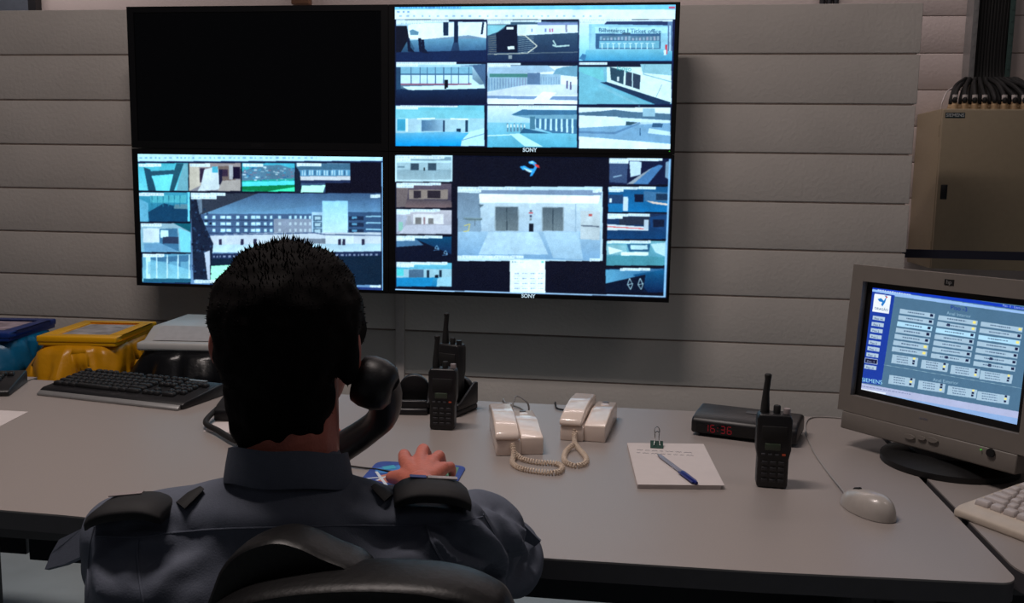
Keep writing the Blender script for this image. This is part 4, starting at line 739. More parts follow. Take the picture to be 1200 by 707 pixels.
tag(M().tube(curve([(-0.29, 1.99, DZ + .012), (-0.27, 2.06, DZ + 0.02), (-0.262, 2.10, DZ + 0.045), (-0.235, 2.10, DZ + 0.03), (-0.235, 2.11, DZ + 0.004), (-0.26, 2.16, DZ + .003), (-0.3, 2.2, DZ + .003), (-0.31, 2.226, DZ + .002), (-0.31, 2.235, DZ - .06)], 8), 0.0022, 8).build('telephone_line', SILVER), 'thin grey line looping up behind the left-hand intercom telephone', 'wire')
tag(M().tube(curve([(-0.105, 2.117, DZ + .012), (-0.13, 2.15, DZ + .004), (-0.17, 2.17, DZ + .003), (-0.18, 2.226, DZ + .002), (-0.18, 2.235, DZ - .06)], 8), 0.0022, 8).build('telephone_line', BLACKR), 'thin black line behind the right-hand intercom telephone', 'wire')

# ------------------------------------------------------------------ notepad, clip, pen
nq = [at(735, 519, z=DZ + .008), at(822, 520, z=DZ + .008), at(845, 569, z=DZ + .008), at(747, 568, z=DZ + .008)]
ctr = sum(nq, Vector()) / 4
t = thing('notepad', 'white notepad with faint handwriting, held by a green clip on the desk', 'notepad', (ctr.x, ctr.y, DZ))
M().prism([(p_.x, p_.y) for p_ in nq], 'z', DZ, DZ + 0.0075).build('paper_block', PAPER, t, world=True)
dd = [p_ + (ctr - p_) * 0.004 for p_ in nq]; q2 = [nq[0] + Vector((.003, -.002, 0)), nq[1] + Vector((.004, -.003, 0)), nq[2] + Vector((.006, 0, 0)), nq[3] + Vector((.001, -.001, 0))]
M().prism([(p_.x, p_.y) for p_ in q2], 'z', DZ + 0.0078, DZ + 0.0083).build('top_sheet', PAPER, t, world=True)
m = M()
for r in range(2):
    x = nq[0].x + 0.02
    while x < nq[1].x - (0.02 if r == 0 else 0.03):
        l = random.uniform(0.006, 0.016); y = nq[0].y - 0.05 - r * 0.02
        m.tube([(x + k * l / 6, y + 0.0025 * math.sin(k * 2.3 + x * 90), DZ + 0.0086) for k in range(7)], 0.0004, 4); x += l + 0.005
m.build('handwriting', GREYTXT, t, world=True)
cp = at(769.5, 522, z=DZ + 0.01)
t = thing('binder_clip', 'dark green binder clip with wire handles gripping the notepad', 'clip', (cp.x, cp.y, DZ))
M().prism([(-0.018, -0.002), (-0.018, 0.0), (0.004, 0.009), (0.006, 0.004), (0.006, -0.0005), (0.004, -0.005), (-0.005, -0.0055), (-0.005, -0.0045), (0.003, -0.004), (0.003, 0.0)], 'x', -0.013, 0.013, (cp.x, cp.y, DZ + 0.0095)).build('clip_body', GREEN, t, world=True)
for s, hz in ((1, 0.035), (-1, 0.03)):
    b0 = Vector((cp.x, cp.y, DZ + 0.012))
    M().tube(curve([b0 + Vector((-0.006, -0.012 * s - 0.002, 0.002)), b0 + Vector((-0.004, -0.002 * s, 0.016)), b0 + Vector((-0.005, 0.006 * s, hz - .006)), b0 + Vector((0, 0.008 * s, hz)), b0 + Vector((0.005, 0.006 * s, hz - .006)), b0 + Vector((0.004, -0.002 * s, 0.016)), b0 + Vector((0.006, -0.012 * s - 0.002, 0.002))], 5), 0.0009, 6).build('wire_handle', CHROME, t, world=True)
a, b = at(770, 532, z=DZ + .0125), at(816.5, 566.5, z=DZ + .0125); dv = (b - a)
t = thing('ballpoint_pen', 'clear ballpoint pen with blue cap lying across the notepad', 'pen', (a + b) / 2 - Vector((0, 0, .0125)))
M().tube([a + dv * 0.08, a + dv * 0.7], 0.0038, 6).build('barrel', CLEAR, t, world=True)
M().tube([a + dv * 0.05, a + dv * 0.66], 0.0012, 6).build('ink_tube', BLUECAP, t, world=True)
M().tube([a, a + dv * 0.03, a + dv * 0.085], [0.0006, 0.0018, 0.0033], 10).build('tip', SILVER, t, world=True)
m = M(); m.tube([a + dv * 0.66, a + dv * 0.68, a + dv * 0.95, a + dv], [0.0042, 0.0048, 0.0045, 0.0028], 12)
sd = dv.normalized().cross(Vector((0, 0, 1))); m.box(a + dv * 0.80 + Vector((0, 0, 0.0)) + sd * .0055, (0.003, dv.length * 0.34, 0.0022), rot=Matrix.Rotation(math.atan2(-dv.x, dv.y), 3, 'Z')); m.build('cap', BLUECAP, t, world=True)

# ------------------------------------------------------------------ clock radio
t = thing('clock_radio', 'low black clock radio with dim red digits, behind the two-way radio at right', 'clock radio', (0.262, 2.03, DZ), -0.29)
prof = [(-0.062, 0.006), (-0.062, 0.034), (-0.055, 0.04), (-0.02, 0.046), (0.04, 0.05), (0.062, 0.044), (0.068, 0.03), (0.068, 0.006)]
M().prism(prof, 'x', -0.112, 0.112).build('casing', BLACKP, t, bevel=0.006, seg=3)
M().box((0, 0.0, 0.004), (0.19, 0.1, 0.008)).build('foot', BLACKR, t)
M().box((0.0, -0.0612, 0.02), (0.2, 0.003, 0.022)).build('display_window', OFFSCR, t)
M().box((0.02, 0.01, 0.0475), (0.05, 0.02, 0.004), rot=Matrix.Rotation(0.06, 3, 'X')).build('snooze_button', mat('grey_button', (60, 62, 66), 0.5), t, bevel=0.001)
SEG = {'0': 'abcdef', '1': 'bc', '3': 'abgcd', '6': 'acdefg', '8': 'abcdefg'}
m = M()
def seg7(ch, x):
    w_, h_ = 0.0085, 0.0155; z = 0.0128
    for s in SEG[ch]:
        if s in 'agd': m.box((x, -0.063, z + {'a': h_, 'g': h_ / 2, 'd': 0}[s]), (w_ * .8, 0.0008, 0.0017))
        else: m.box((x + (w_ / 2 if s in 'bc' else -w_ / 2), -0.063, z + (h_ * .75 if s in 'bf' else h_ * .25)), (0.0017, 0.0008, h_ * .42))
for ch, x in (('1', -0.078), ('6', -0.064), ('3', -0.042), ('6', -0.028)): seg7(ch, x)
m.box((-0.053, -0.063, 0.0165), (0.0017, 0.0008, 0.0017)); m.box((-0.053, -0.063, 0.0235), (0.0017, 0.0008, 0.0017)); m.build('digits', RED, t)

# ------------------------------------------------------------------ mice and mouse mat
def mouse(label, loc, rz, mm, sc=1.0):
    t = thing('computer_mouse', label, 'mouse', loc, rz)
    vs = []; n = 28; rows = 12
    for j in range(rows + 1):
        th = PI / 2 * j / rows
        for i in range(n):
            a = 2 * PI * i / n; x = math.cos(a) * 0.030 * (1 + 0.12 * math.sin(a) * -1); y = math.sin(a) * 0.058
            k = math.cos(th) ** 0.7 if j < rows else 0.001
            z = 0.036 * math.sin(th) ** 0.9 * (1 - 0.22 * (y * k / 0.058)) if j else 0.0
            vs.append((x * k * sc, y * k * sc, (z + 0.001) * sc))
    fs = [(j * n + i, j * n + (i + 1) % n, (j + 1) * n + (i + 1) % n, (j + 1) * n + i) for j in range(rows) for i in range(n)] + [tuple(range(n))[::-1], tuple(rows * n + i for i in range(n))]
    M().add(vs, fs).build('mouse_shell', mm, t)
    M().tube([(0, 0.042 * sc, 0.014 * sc), (0, 0.03 * sc, 0.030 * sc), (0, 0.018 * sc, 0.034 * sc)], 0.0035 * sc, 8).build('scroll_wheel', BLACKR, t)
    M().tube([(0, 0.0545 * sc, 0.016 * sc), (0, 0.034 * sc, 0.0282 * sc), (0, 0.012 * sc, 0.0342 * sc)], 0.0006, 6).build('button_seam', BLACKR, t)
    return t
mouse('pale grey computer mouse on the desk in front of the tube monitor', (0.407, 1.572, DZ), 0.51, MOUSEM)
tag(M().tube(curve([at(991, 580, z=DZ + .014), g(986, 573, .006), g(972, 556, .002), g(955, 532, .002), g(946, 512, .002), g(944, 498, .002), g(950, 490, .002), g(968, 489, .002), g(1000, 492, .002), g(1045, 500, .002)], 8), 0.0017, 8).build('mouse_cable', mat('grey_cable', (150, 146, 144), 0.5)), 'thin pale cable curving back from the grey mouse', 'cable')
t = thing('mouse_mat', 'colourful blue and green picture mouse mat under the hand', 'mouse mat', (-0.392, 1.592, DZ))
pm = M(); R_ = 0.02; w_, h_ = 0.088, 0.098
rr = [(sx * (w_ - R_) + R_ * math.cos(a0 + k * PI / 12), sy * (h_ - R_) + R_ * math.sin(a0 + k * PI / 12)) for sx, sy, a0 in ((1, 1, 0), (-1, 1, PI / 2), (-1, -1, PI), (1, -1, 1.5 * PI)) for k in range(7)]
pm.prism(rr, 'z', 0, 0.0025).build('mat_pad', mat('blue_print', (38, 66, 150), 0.5, var=0.2, scale=60), t)
cols = [((60, 130, 200), [(-.08, .05), (-.03, .085), (0, .07), (-.03, .03), (-.07, .02)]), ((90, 140, 110), [(.03, .09), (.075, .085), (.08, .0), (.07, -.07), (.05, -.03), (.045, .03)]), ((196, 120, 96), [(-.06, .01), (-.035, .035), (-.01, .0), (-.02, -.03), (-.055, -.02)]),
        ((210, 220, 230), [(-.075, .03), (-.07, .032), (-.03, -.04), (-.035, -.043)]), ((210, 220, 230), [(-.03, .05), (-.025, .05), (-.055, -.02), (-.06, -.018)]), ((210, 220, 230), [(-.08, -.01), (-.02, .02), (-.02, .015), (-.08, -.015)]), ((60, 170, 200), [(-.07, .06), (-.05, .075), (-.04, .055), (-.06, .045)]), ((170, 60, 70), [(-.06, -.05), (-.02, -.04), (-.02, -.05), (-.06, -.06)])]
for i, (c, pts) in enumerate(cols): M().prism(pts, 'z', 0.0026 + i * .0001, 0.0029 + i * .0001).build('printed_shape', mat('print%d' % i, c, 0.5), t)
mouse('small black computer mouse under the right hand', (-0.378, 1.568, DZ + 0.003), 0.25, BLACKP, 0.78)
tag(M().tube(curve([(-0.388, 1.614, DZ + .013), at(462, 553, z=DZ + .006), at(440, 550, z=DZ + .003), at(415, 547, z=DZ + .003), at(380, 540, z=DZ + .003), at(330, 520, z=DZ + .003)], 8), 0.0018, 8).build('mouse_cable', BLACKR), 'thin dark cable running left from the black mouse', 'cable')

# ------------------------------------------------------------------ black desk telephone, papers
t = thing('desk_telephone', 'black desk telephone base half hidden behind the head', 'telephone', (-0.83, 2.03, DZ), 0.05)
M().prism([(-0.11, 0), (0.11, 0), (0.11, 0.075), (0.09, 0.085), (-0.09, 0.035), (-0.11, 0.025)], 'x', -0.10, 0.10).build('phone_base', BLACKP, t, bevel=0.004)
for s in (-1, 1): M().box((-0.055, 0.075 * s - 0.0, 0.062 + 0.02 * s), (0.05, 0.04, 0.03), rot=Matrix.Rotation(0.27, 3, 'X')).build('handset_rest', BLACKP, t, bevel=0.004)
k0 = None
for r in range(4):
    for c in range(3):
        if k0 is None: k0 = M().box((0, 0, 0), (0.014, 0.012, 0.006)).build('phone_key', mat('dark_key', (38, 38, 42), 0.5), t, bevel=0.001); o = k0
        else: o = k0.copy(); C.objects.link(o)
        yy = -0.06 + r * 0.02; o.location = (0.02 + c * 0.022, yy, 0.0365 + (yy + 0.09) * 0.278); o.rotation_euler = (0.27, 0, 0)
M().box((0.04, 0.055, 0.0795), (0.07, 0.03, 0.004), rot=Matrix.Rotation(0.27, 3, 'X')).build('display', LCD, t)
def sheet(label, pts, zz=0.0006, pn='paper_sheet'):
    c = sum(pts, Vector()) / len(pts); return tag(M().prism([(q.x, q.y) for q in pts], 'z', DZ + 0.0002, DZ + zz).build(pn, PAPER), label, 'paper')
sheet('white sheet of paper lying on the desk at the left edge', [at(-60, 478, z=DZ), at(33, 483, z=DZ), at(0, 500, z=DZ), at(-60, 535, z=DZ)])
sheet('white slip of paper under the telephone cord, left of the neck', [at(250, 495.5, z=DZ), at(300, 494, z=DZ), at(300, 508, z=DZ), at(238, 506, z=DZ)])
# ------------------------------------------------------------------ office chair
t = thing('office_chair', 'black leather office chair that the seated person leans back on, at the bottom edge', 'chair', (-0.39, 0.98, 0))
def pillow(outline, y0, th, rows=9):
    # soft padded slab: outline in (x,z) shrunk row by row across the thickness
    c = sum((Vector(p_) for p_ in outline), Vector((0, 0))) / len(outline); vs = []; fs = []; n = len(outline)
    for j in range(rows):
        a = PI * j / (rows - 1); k = 1 - 0.10 * (1 - math.sin(a)); y = y0 - math.cos(a) * th / 2
        for q in outline: vs.append((c.x + (q[0] - c.x) * k, y, c.y + (q[1] - c.y) * k))
    for j in range(rows - 1):
        for i in range(n): fs.append((j * n + i, j * n + (i + 1) % n, (j + 1) * n + (i + 1) % n, (j + 1) * n + i))
    fs += [tuple(range(n))[::-1], tuple((rows - 1) * n + i for i in range(n))]
    return M().add(vs, fs)
def pxline(pts, y): return [(at(a, b, y=y).x, at(a, b, y=y).z) for a, b in pts]
arch = pxline([(216, 772), (236, 726), (262, 702), (300, 686), (360, 676), (430, 672), (495, 674), (540, 681), (575, 694), (597, 712), (616, 765)], 0.765)
arch = [(q.x, q.y) for q in curve([(a, b, 0) for a, b in arch], 4)]
arch = arch + [(-0.12, 0.72), (-0.13, 0.60), (-0.18, 0.53), (-0.58, 0.53), (-0.60, 0.6), (-0.56, 0.72), (-0.47, 0.82)]
pl = pillow(arch, 0.775, 0.07); 
bk = pl.build('backrest', LEATHER, t, world=True)
hump = pxline([(246, 712), (256, 684), (268, 656), (292, 634), (330, 622), (362, 628), (392, 642), (425, 656), (440, 676), (440, 712)], 0.80)
hump = [(q.x, q.y) for q in curve([(a, b, 0) for a, b in hump], 4)]
hb = pillow(hump, 0.80, 0.05)
hb.build('headrest', LEATHER, t, world=True)
mm_ = remesh(M().box((-0.38, 1.02, 0.40), (0.46, 0.46, 0.08)).ball((-0.38, 1.02, 0.405), (0.2, 0.2, 0.055)), 0.01, 12, 'seat'); link('seat', mm_, LEATHER, t, world=True)
M().tube([(-0.38, 0.80, 0.40), (-0.38, 0.735, 0.42), (-0.38, 0.725, 0.60)], 0.02, 10).build('back_support', DARKMETAL, t, world=True)
M().lathe([(0.03, 0.09), (0.03, 0.25), (0.02, 0.25), (0.02, 0.37)], (-0.38, 1.0, 0), 16).build('gas_column', DARKMETAL, t, world=True)
for k in range(5):
    a = 2 * PI * k / 5 + 0.3; e = Vector((-0.38 + 0.29 * math.cos(a), 1.0 + 0.29 * math.sin(a), 0.07))
    lg = M().tube([(-0.38, 1.0, 0.11), tuple(e)], [0.025, 0.016], 10).build('base_leg', BLACKP, t, world=True)
    M().tube([e + Vector((-0.012 * math.sin(a), 0.012 * math.cos(a), -0.042)), e + Vector((0.012 * math.sin(a), -0.012 * math.cos(a), -0.042))], 0.028, 14).build('castor', BLACKR, lg, world=True)

# ------------------------------------------------------------------ the person at the desk
pr = thing('person', 'person in a grey-blue shirt seen from behind, handset at the ear, hand on a mouse', 'person', (-0.385, 1.0, 0))
HX = at(344, 392, y=1.02).x; NX = at(337, 545, y=0.98).x
LS = Vector((-0.572, 0.955, 0.862)); RS = Vector((-0.205, 1.025, 0.866))
LE = Vector((-0.60, 1.09, 0.70)); RE = Vector((-0.182, 1.215, 0.775))
RW = Vector((-0.345, 1.475, 0.776)); LW = Vector((-0.455, 1.185, 0.87))
b = M()
# head
b.ball((HX, 1.018, 1.128), (0.076, 0.094, 0.084)); b.ball((HX, 1.055, 1.055), (0.050, 0.062, 0.058)); b.ball((HX, 1.10, 1.022), (0.026, 0.018, 0.018))
b.ball((HX, 1.112, 1.085), (0.012, 0.014, 0.012)); b.tube([(HX, 1.105, 1.12), (HX, 1.118, 1.088)], [0.007, 0.011], 10)          # nose
b.ball((HX, 1.10, 1.138), (0.05, 0.016, 0.012)); b.ball((HX, 1.106, 1.052), (0.024, 0.01, 0.007)); b.ball((HX, 1.104, 1.042), (0.021, 0.01, 0.007))  # brow, lips
for s in (-1, 1):
    b.ball((HX + s * 0.036, 1.085, 1.085), (0.022, 0.02, 0.02))
    rot = Matrix.Rotation(s * 0.45, 3, 'Z')
    b.ball((HX + s * (0.086 if s < 0 else 0.076), 1.012, 1.092), (0.0075, 0.018, 0.028), rot=rot); b.ball((HX + s * 0.074, 1.018, 1.072), (0.009, 0.012, 0.014), rot=rot)
b.capsule((NX, 0.985, 0.92), (HX, 1.005, 1.07), 0.058, 0.056)
# trunk
b.capsule(LS, (NX, 0.98, 0.885), 0.032, 0.045); b.capsule(RS, (NX, 0.99, 0.885), 0.032, 0.045)
b.ball((-0.39, 0.995, 0.76), (0.155, 0.095, 0.17)); b.ball((-0.39, 0.985, 0.60), (0.14, 0.09, 0.16))
# arms
b.capsule(LS, LE, 0.034, 0.034); b.capsule(LE, LW, 0.036, 0.024)
b.capsule(RS, RE, 0.032, 0.034); b.capsule(RE, RE.lerp(RW, .3), 0.034, 0.033); b.capsule(RE.lerp(RW, .3), RW, 0.033, 0.023)
# legs
for s, hx, kx in ((-1, -0.47, -0.50), (1, -0.31, -0.27)):
    b.capsule((hx, 0.95, 0.54), (kx, 1.36, 0.53), 0.07, 0.05); b.capsule((kx, 1.36, 0.53), (kx, 1.40, 0.10), 0.045, 0.03); b.capsule((kx, 1.40, 0.06), (kx, 1.50, 0.045), 0.03, 0.03)
# right hand over the mouse
def finger(pts, rs):
    for i in range(len(pts) - 1): b.capsule(pts[i], pts[i + 1], rs[i], rs[i + 1], seg=12)
kn = {'i': Vector((-0.393, 1.560, 0.787)), 'm': Vector((-0.368, 1.570, 0.790)), 'r': Vector((-0.344, 1.567, 0.787)), 'p': Vector((-0.322, 1.553, 0.780))}
for k in kn.values(): b.capsule(RW + (k - RW) * 0.12, k, 0.018, 0.0125, seg=12)
finger([kn['i'], Vector((-0.403, 1.592, 0.788)), Vector((-0.399, 1.610, 0.772)), Vector((-0.396, 1.616, 0.758))], [0.0125, 0.0115, 0.010, 0.0085])
finger([kn['m'], Vector((-0.371, 1.608, 0.795)), Vector((-0.370, 1.632, 0.779)), Vector((-0.369, 1.640, 0.762))], [0.0125, 0.0120, 0.0105, 0.009])
finger([kn['r'], Vector((-0.339, 1.598, 0.788)), Vector((-0.338, 1.615, 0.772)), Vector((-0.338, 1.620, 0.758))], [0.012, 0.0112, 0.0095, 0.0085])
finger([kn['p'], Vector((-0.314, 1.576, 0.776)), Vector((-0.313, 1.590, 0.765)), Vector((-0.314, 1.594, 0.756))], [0.011, 0.0098, 0.0085, 0.0075])
finger([RW + Vector((-0.012, 0.012, -0.003)), Vector((-0.385, 1.515, 0.772)), Vector((-0.410, 1.535, 0.764)), Vector((-0.418, 1.552, 0.758))], [0.018, 0.015, 0.012, 0.0095])
# handset path, then the left hand closed around its lower end
hp = [at(435, 432, y=1.03), at(447, 448, y=1.035), at(452, 468, y=1.055), at(447, 490, y=1.08), at(429, 506, y=1.11), at(408, 520, y=1.14), at(388, 532, y=1.165), at(374, 538, y=1.175)]
grip = hp[7]; ax = (hp[7] - hp[5]).normalized(); pc = grip + Vector((-0.025, 0.018, -0.03))
b.capsule(LW, pc, 0.024, 0.020)
for k in range(4):
    c0 = grip + ax * (0.03 - 0.019 * k); up = Vector((0, 0, 1)); sdv = ax.cross(up).normalized(); r0 = 0.031
    pts = [c0 - up * r0 + sdv * 0.012, c0 + sdv * r0 * 1.0 + up * 0.004, c0 + up * r0 + sdv * 0.004, c0 + up * (r0 - 0.006) - sdv * 0.022]
    finger([pc.lerp(pts[0], .5)] + pts, [0.013, 0.0105, 0.010, 0.009, 0.0075])
finger([pc, grip - Vector((0, 0, 0.03)) - ax * 0.03, grip - ax * 0.05 + ax.cross(Vector((0, 0, 1))).normalized() * -0.028], [0.015, 0.012, 0.009])
bm_ = remesh(b, 0.0032, 4, 'body'); body = link('body', bm_, SKIN, pr, world=True)
for s in (-1, 1):
    M().ball((HX + s * 0.03, 1.099, 1.118), (0.012, 0.008, 0.008)).build('eye', mat('eye_white', (220, 216, 210), 0.2), pr, world=True)
    M().tube([(HX + s * 0.045, 1.104, 1.143), (HX + s * 0.02, 1.115, 1.146)], 0.003, 6).build('eyebrow', HAIR, pr, world=True)
# hair
h = M(); h.ball((HX, 1.003, 1.130), (0.087, 0.096, 0.088)); h.ball((HX, 0.972, 1.095), (0.072, 0.062, 0.062)); h.ball((HX - 0.002, 0.978, 1.045), (0.064, 0.050, 0.060)); h.ball((HX - 0.003, 0.984, 1.008), (0.060, 0.046, 0.050))
for s in (-1, 1): h.ball((HX + s * 0.072, 1.015, 1.12), (0.014, 0.03, 0.03))
h.ball((HX + 0.074, 0.992, 1.095), (0.014, 0.022, 0.04))
hm = remesh(h, 0.004, 5, 'hair'); bv = BVHTree.FromPolygons([v.co for v in hm.vertices], [tuple(p_.vertices) for p_ in hm.polygons])
HN = [v.normal.copy() for v in hm.vertices]
for v, vn in zip(hm.vertices, HN): v.co = v.co + vn * 0.0035 * noise.noise(v.co * 45)
sp = M(); sp.v = [v.co.copy() for v in hm.vertices]; sp.f = [tuple(p_.vertices) for p_ in hm.polygons]
random.seed(3)
for P, nrm in random.sample([(v.co.copy(), q.copy()) for v, q in zip(hm.vertices, HN)], min(len(HN), 4500)):
    if P.z < 1.06 and random.random() < .5: continue
    top = max(0, (P.z - 1.15) / 0.06); L = 0.0025 + 0.010 * max(0, min(1, top) - abs(P.x - HX + 0.005) * 12) * random.random() + 0.003 * random.random()
    d = (nrm * (0.45 if top < .4 else 1) + Vector((random.uniform(-.5, .5), random.uniform(-.5, .5), (0.5 * top if P.z > 1.12 else -1.2)))).normalized(); q = nrm.orthogonal().normalized() * 0.0014; q2_ = nrm.cross(q)
    a_ = P - nrm * 0.002; sp.add([a_ + q, a_ - q * .5 + q2_, a_ - q * .5 - q2_, a_ + d * L], [(0, 1, 3), (1, 2, 3), (2, 0, 3)])
me = bpy.data.meshes.new('hair'); me.from_pydata([tuple(v) for v in sp.v], [], sp.f); link('hair', me, HAIR, pr, world=True, smooth=False)
# shirt
s_ = M()
s_.capsule(LS, (NX - 0.03, 0.975, 0.895), 0.052, 0.060); s_.capsule(RS, (NX + 0.03, 0.985, 0.895), 0.052, 0.060)
s_.capsule((LS + Vector((0.03, -0.03, -0.04))), (RS + Vector((-0.03, -0.04, -0.04))), 0.062, 0.062)
s_.ball((NX, 0.968, 0.892), (0.105, 0.078, 0.066)); s_.capsule((NX, 0.985, 0.90), (NX, 0.985, 0.945), 0.075, 0.066); s_.ball((-0.39, 0.985, 0.76), (0.185, 0.118, 0.19)); s_.ball((-0.39, 0.985, 0.60), (0.17, 0.115, 0.15))
s_.capsule(LS, LS.lerp(LE, .85), 0.056, 0.064); s_.capsule(RS, RS.lerp(RE, .40), 0.056, 0.062); s_.capsule(RS.lerp(RE, .4), RS.lerp(RE, .95) + Vector((0.008, 0, -.010)), 0.065, 0.060)
sm = remesh(s_, 0.005, 14, 'shirt')
def ridge(x): return 1 - abs(x) * 2
NRM = [v.normal.copy() for v in sm.vertices]
for v, vn in zip(sm.vertices, NRM):
    P = v.co.copy(); arm = max(0, min(1, (P.x + 0.30) / 0.08)); dl = max(0, min(1, (-0.49 - P.x) / 0.06))
    q = Vector((P.x * 9 + P.y * 5, P.y * 5 - P.x * 3, P.z * 9)); f1 = noise.noise(q)
    dirn = (P.x * 0.55 + P.y * -0.25 + P.z * 0.8)
    f2 = noise.noise(Vector((dirn * 34, P.x * 5 + P.y * 6, 3.7)))
    f3 = noise.noise(Vector(((P.x * .8 + P.z * .6) * 26, P.y * 6, 8.1)))
    rg = (0.25 - abs(f2)) * 2; rg2 = (0.25 - abs(noise.noise(Vector(((P.x * .5 - P.y * .6 + P.z * .5) * 22, (P.x + P.y) * 4, 1.3))))) * 2
    g1 = noise.noise(Vector((dirn * 26, P.x * 4 + P.y * 4, 3.7))); g2 = noise.noise(Vector(((P.x * .5 - P.y * .6 + P.z * .5) * 15, (P.x + P.y) * 3.5, 1.3)))
    v.co = P + vn * (0.003 * arm + 0.005 * f1 + 0.024 * g1 * arm + 0.016 * g2 * (0.25 + arm) + 0.003 * f3 + 0.008 * g1 * dl)
sb0 = BVHTree.FromPolygons([v.co for v in sm.vertices], [tuple(p_.vertices) for p_ in sm.polygons])
FOLDS = [([(497, 618), (512, 642), (538, 660), (572, 668)], .010, .009), ([(548, 612), (574, 636), (588, 664), (578, 698)], .012, .011), ([(576, 602), (602, 624), (614, 652), (606, 686)], .009, .009), ([(592, 604), (618, 628), (622, 650)], .007, .007),
         ([(440, 664), (486, 650), (524, 628)], .007, .012), ([(520, 690), (552, 684), (584, 690)], .008, .009), ([(478, 598), (512, 600), (552, 612)], .006, .008), ([(205, 640), (165, 636), (125, 652)], .007, .010), ([(118, 640), (112, 668), (120, 700)], .006, .009), ([(250, 602), (310, 608), (380, 604)], .004, .014), ([(410, 600), (445, 612), (480, 608)], .005, .010), ([(180, 700), (200, 668), (240, 650)], .006, .012)]
acc = [0.0] * len(sm.vertices); NR = [v.normal.copy() for v in sm.vertices]; CO = np.array([tuple(v.co) for v in sm.vertices])
for pts, A_, w_ in FOLDS:
    L3 = [sb0.ray_cast(EYE, ray(q.x, q.y).normalized())[0] for q in curve([(a, b_, 0) for a, b_ in pts], 8)]; L3 = np.array([tuple(q) for q in L3 if q is not None])
    if len(L3) < 3: continue
    for i0 in range(0, len(CO), 20000):
        D_ = np.sqrt(((CO[i0:i0 + 20000, None] - L3[None]) ** 2).sum(2)); k_ = D_.argmin(1); d_ = D_.min(1)
        tap = np.sin(np.pi * (k_ + 1) / (len(L3) + 1)) ** .5
        val = A_ * tap * (np.exp(-(d_ / w_) ** 2) - 0.55 * np.exp(-((d_ - 2.0 * w_) / w_) ** 2))
        for j_ in np.nonzero(np.abs(val) > 1e-5)[0]: acc[i0 + j_] += float(val[j_])
for v, vn, a_ in zip(sm.vertices, NR, acc):
    if a_: v.co = v.co + vn * a_
shirt = link('shirt', sm, SHIRT, pr, world=True)
def hug(o, me): 
    return BVHTree.FromPolygons([v.co for v in me.vertices], [tuple(p_.vertices) for p_ in me.polygons])
sb = hug(shirt, sm)
def on_shirt(px, py, lift=0.0):
    d = ray(px, py).normalized(); r = sb.ray_cast(EYE, d)
    return (r[0] + r[1] * lift) if r[0] else None
def seam(name, pts, r, m_=SHIRT, lift=0.0):
    P = [on_shirt(*q, lift) for q in curve_px(pts)]; P = [q for q in P if q is not None]
    if len(P) > 2:
        keep = [P[0]]
        for q in P[1:]:
            if (q - keep[-1]).length < 0.03: keep.append(q)
        if len(keep) > 2: return M().tube(keep, r, 6).build(name, m_, shirt, world=True)
def curve_px(pts): return [(q.x, q.y) for q in curve([(a, b_, 0) for a, b_ in pts], 6)]
seam('yoke_seam', [(112, 628), (160, 630), (200, 625), (262, 620), (340, 618), (420, 616), (497, 616), (540, 611), (566, 606)], 0.0011)
seam('pleat', [(162, 633), (161, 650), (164, 680), (168, 706)], 0.0016); seam('pleat', [(500, 617), (508, 640), (522, 662), (538, 672)], 0.002)
seam('armhole_seam', [(566, 603), (585, 640), (584, 670), (575, 700)], 0.0011); seam('armhole_seam', [(110, 618), (104, 650), (103, 700)], 0.0011)
# collar: stand and fold following the neck
cy_ = 0.985; zt = at(337, 527, y=0.93).z; zb = at(337, 561, y=0.925).z
vs = []; fs = []; n = 48
prof = [(0.0635, zt - 0.004), (0.0648, zt), (0.0672, zt + 0.0005), (0.0705, zt - 0.016), (0.0735, zb - 0.004), (0.0735, zb - 0.009), (0.0705, zb - 0.006), (0.0665, zt - 0.010)]
for j, (r, z) in enumerate(prof):
    for i in range(n):
        a = 2 * PI * i / n; fr = max(0, math.sin(a)); vs.append((NX + r * math.cos(a), cy_ + r * math.sin(a) * 0.95, z - 0.018 * (1 + math.sin(a)) - 0.012 * fr ** 2 + 0.0012 * math.sin(a * 5)))
m_n = len(prof)
for j in range(m_n):
    for i in range(n): fs.append((j * n + i, j * n + (i + 1) % n, ((j + 1) % m_n) * n + (i + 1) % n, ((j + 1) % m_n) * n + i))
M().add(vs, fs).build('collar', SHIRT, shirt, world=True)
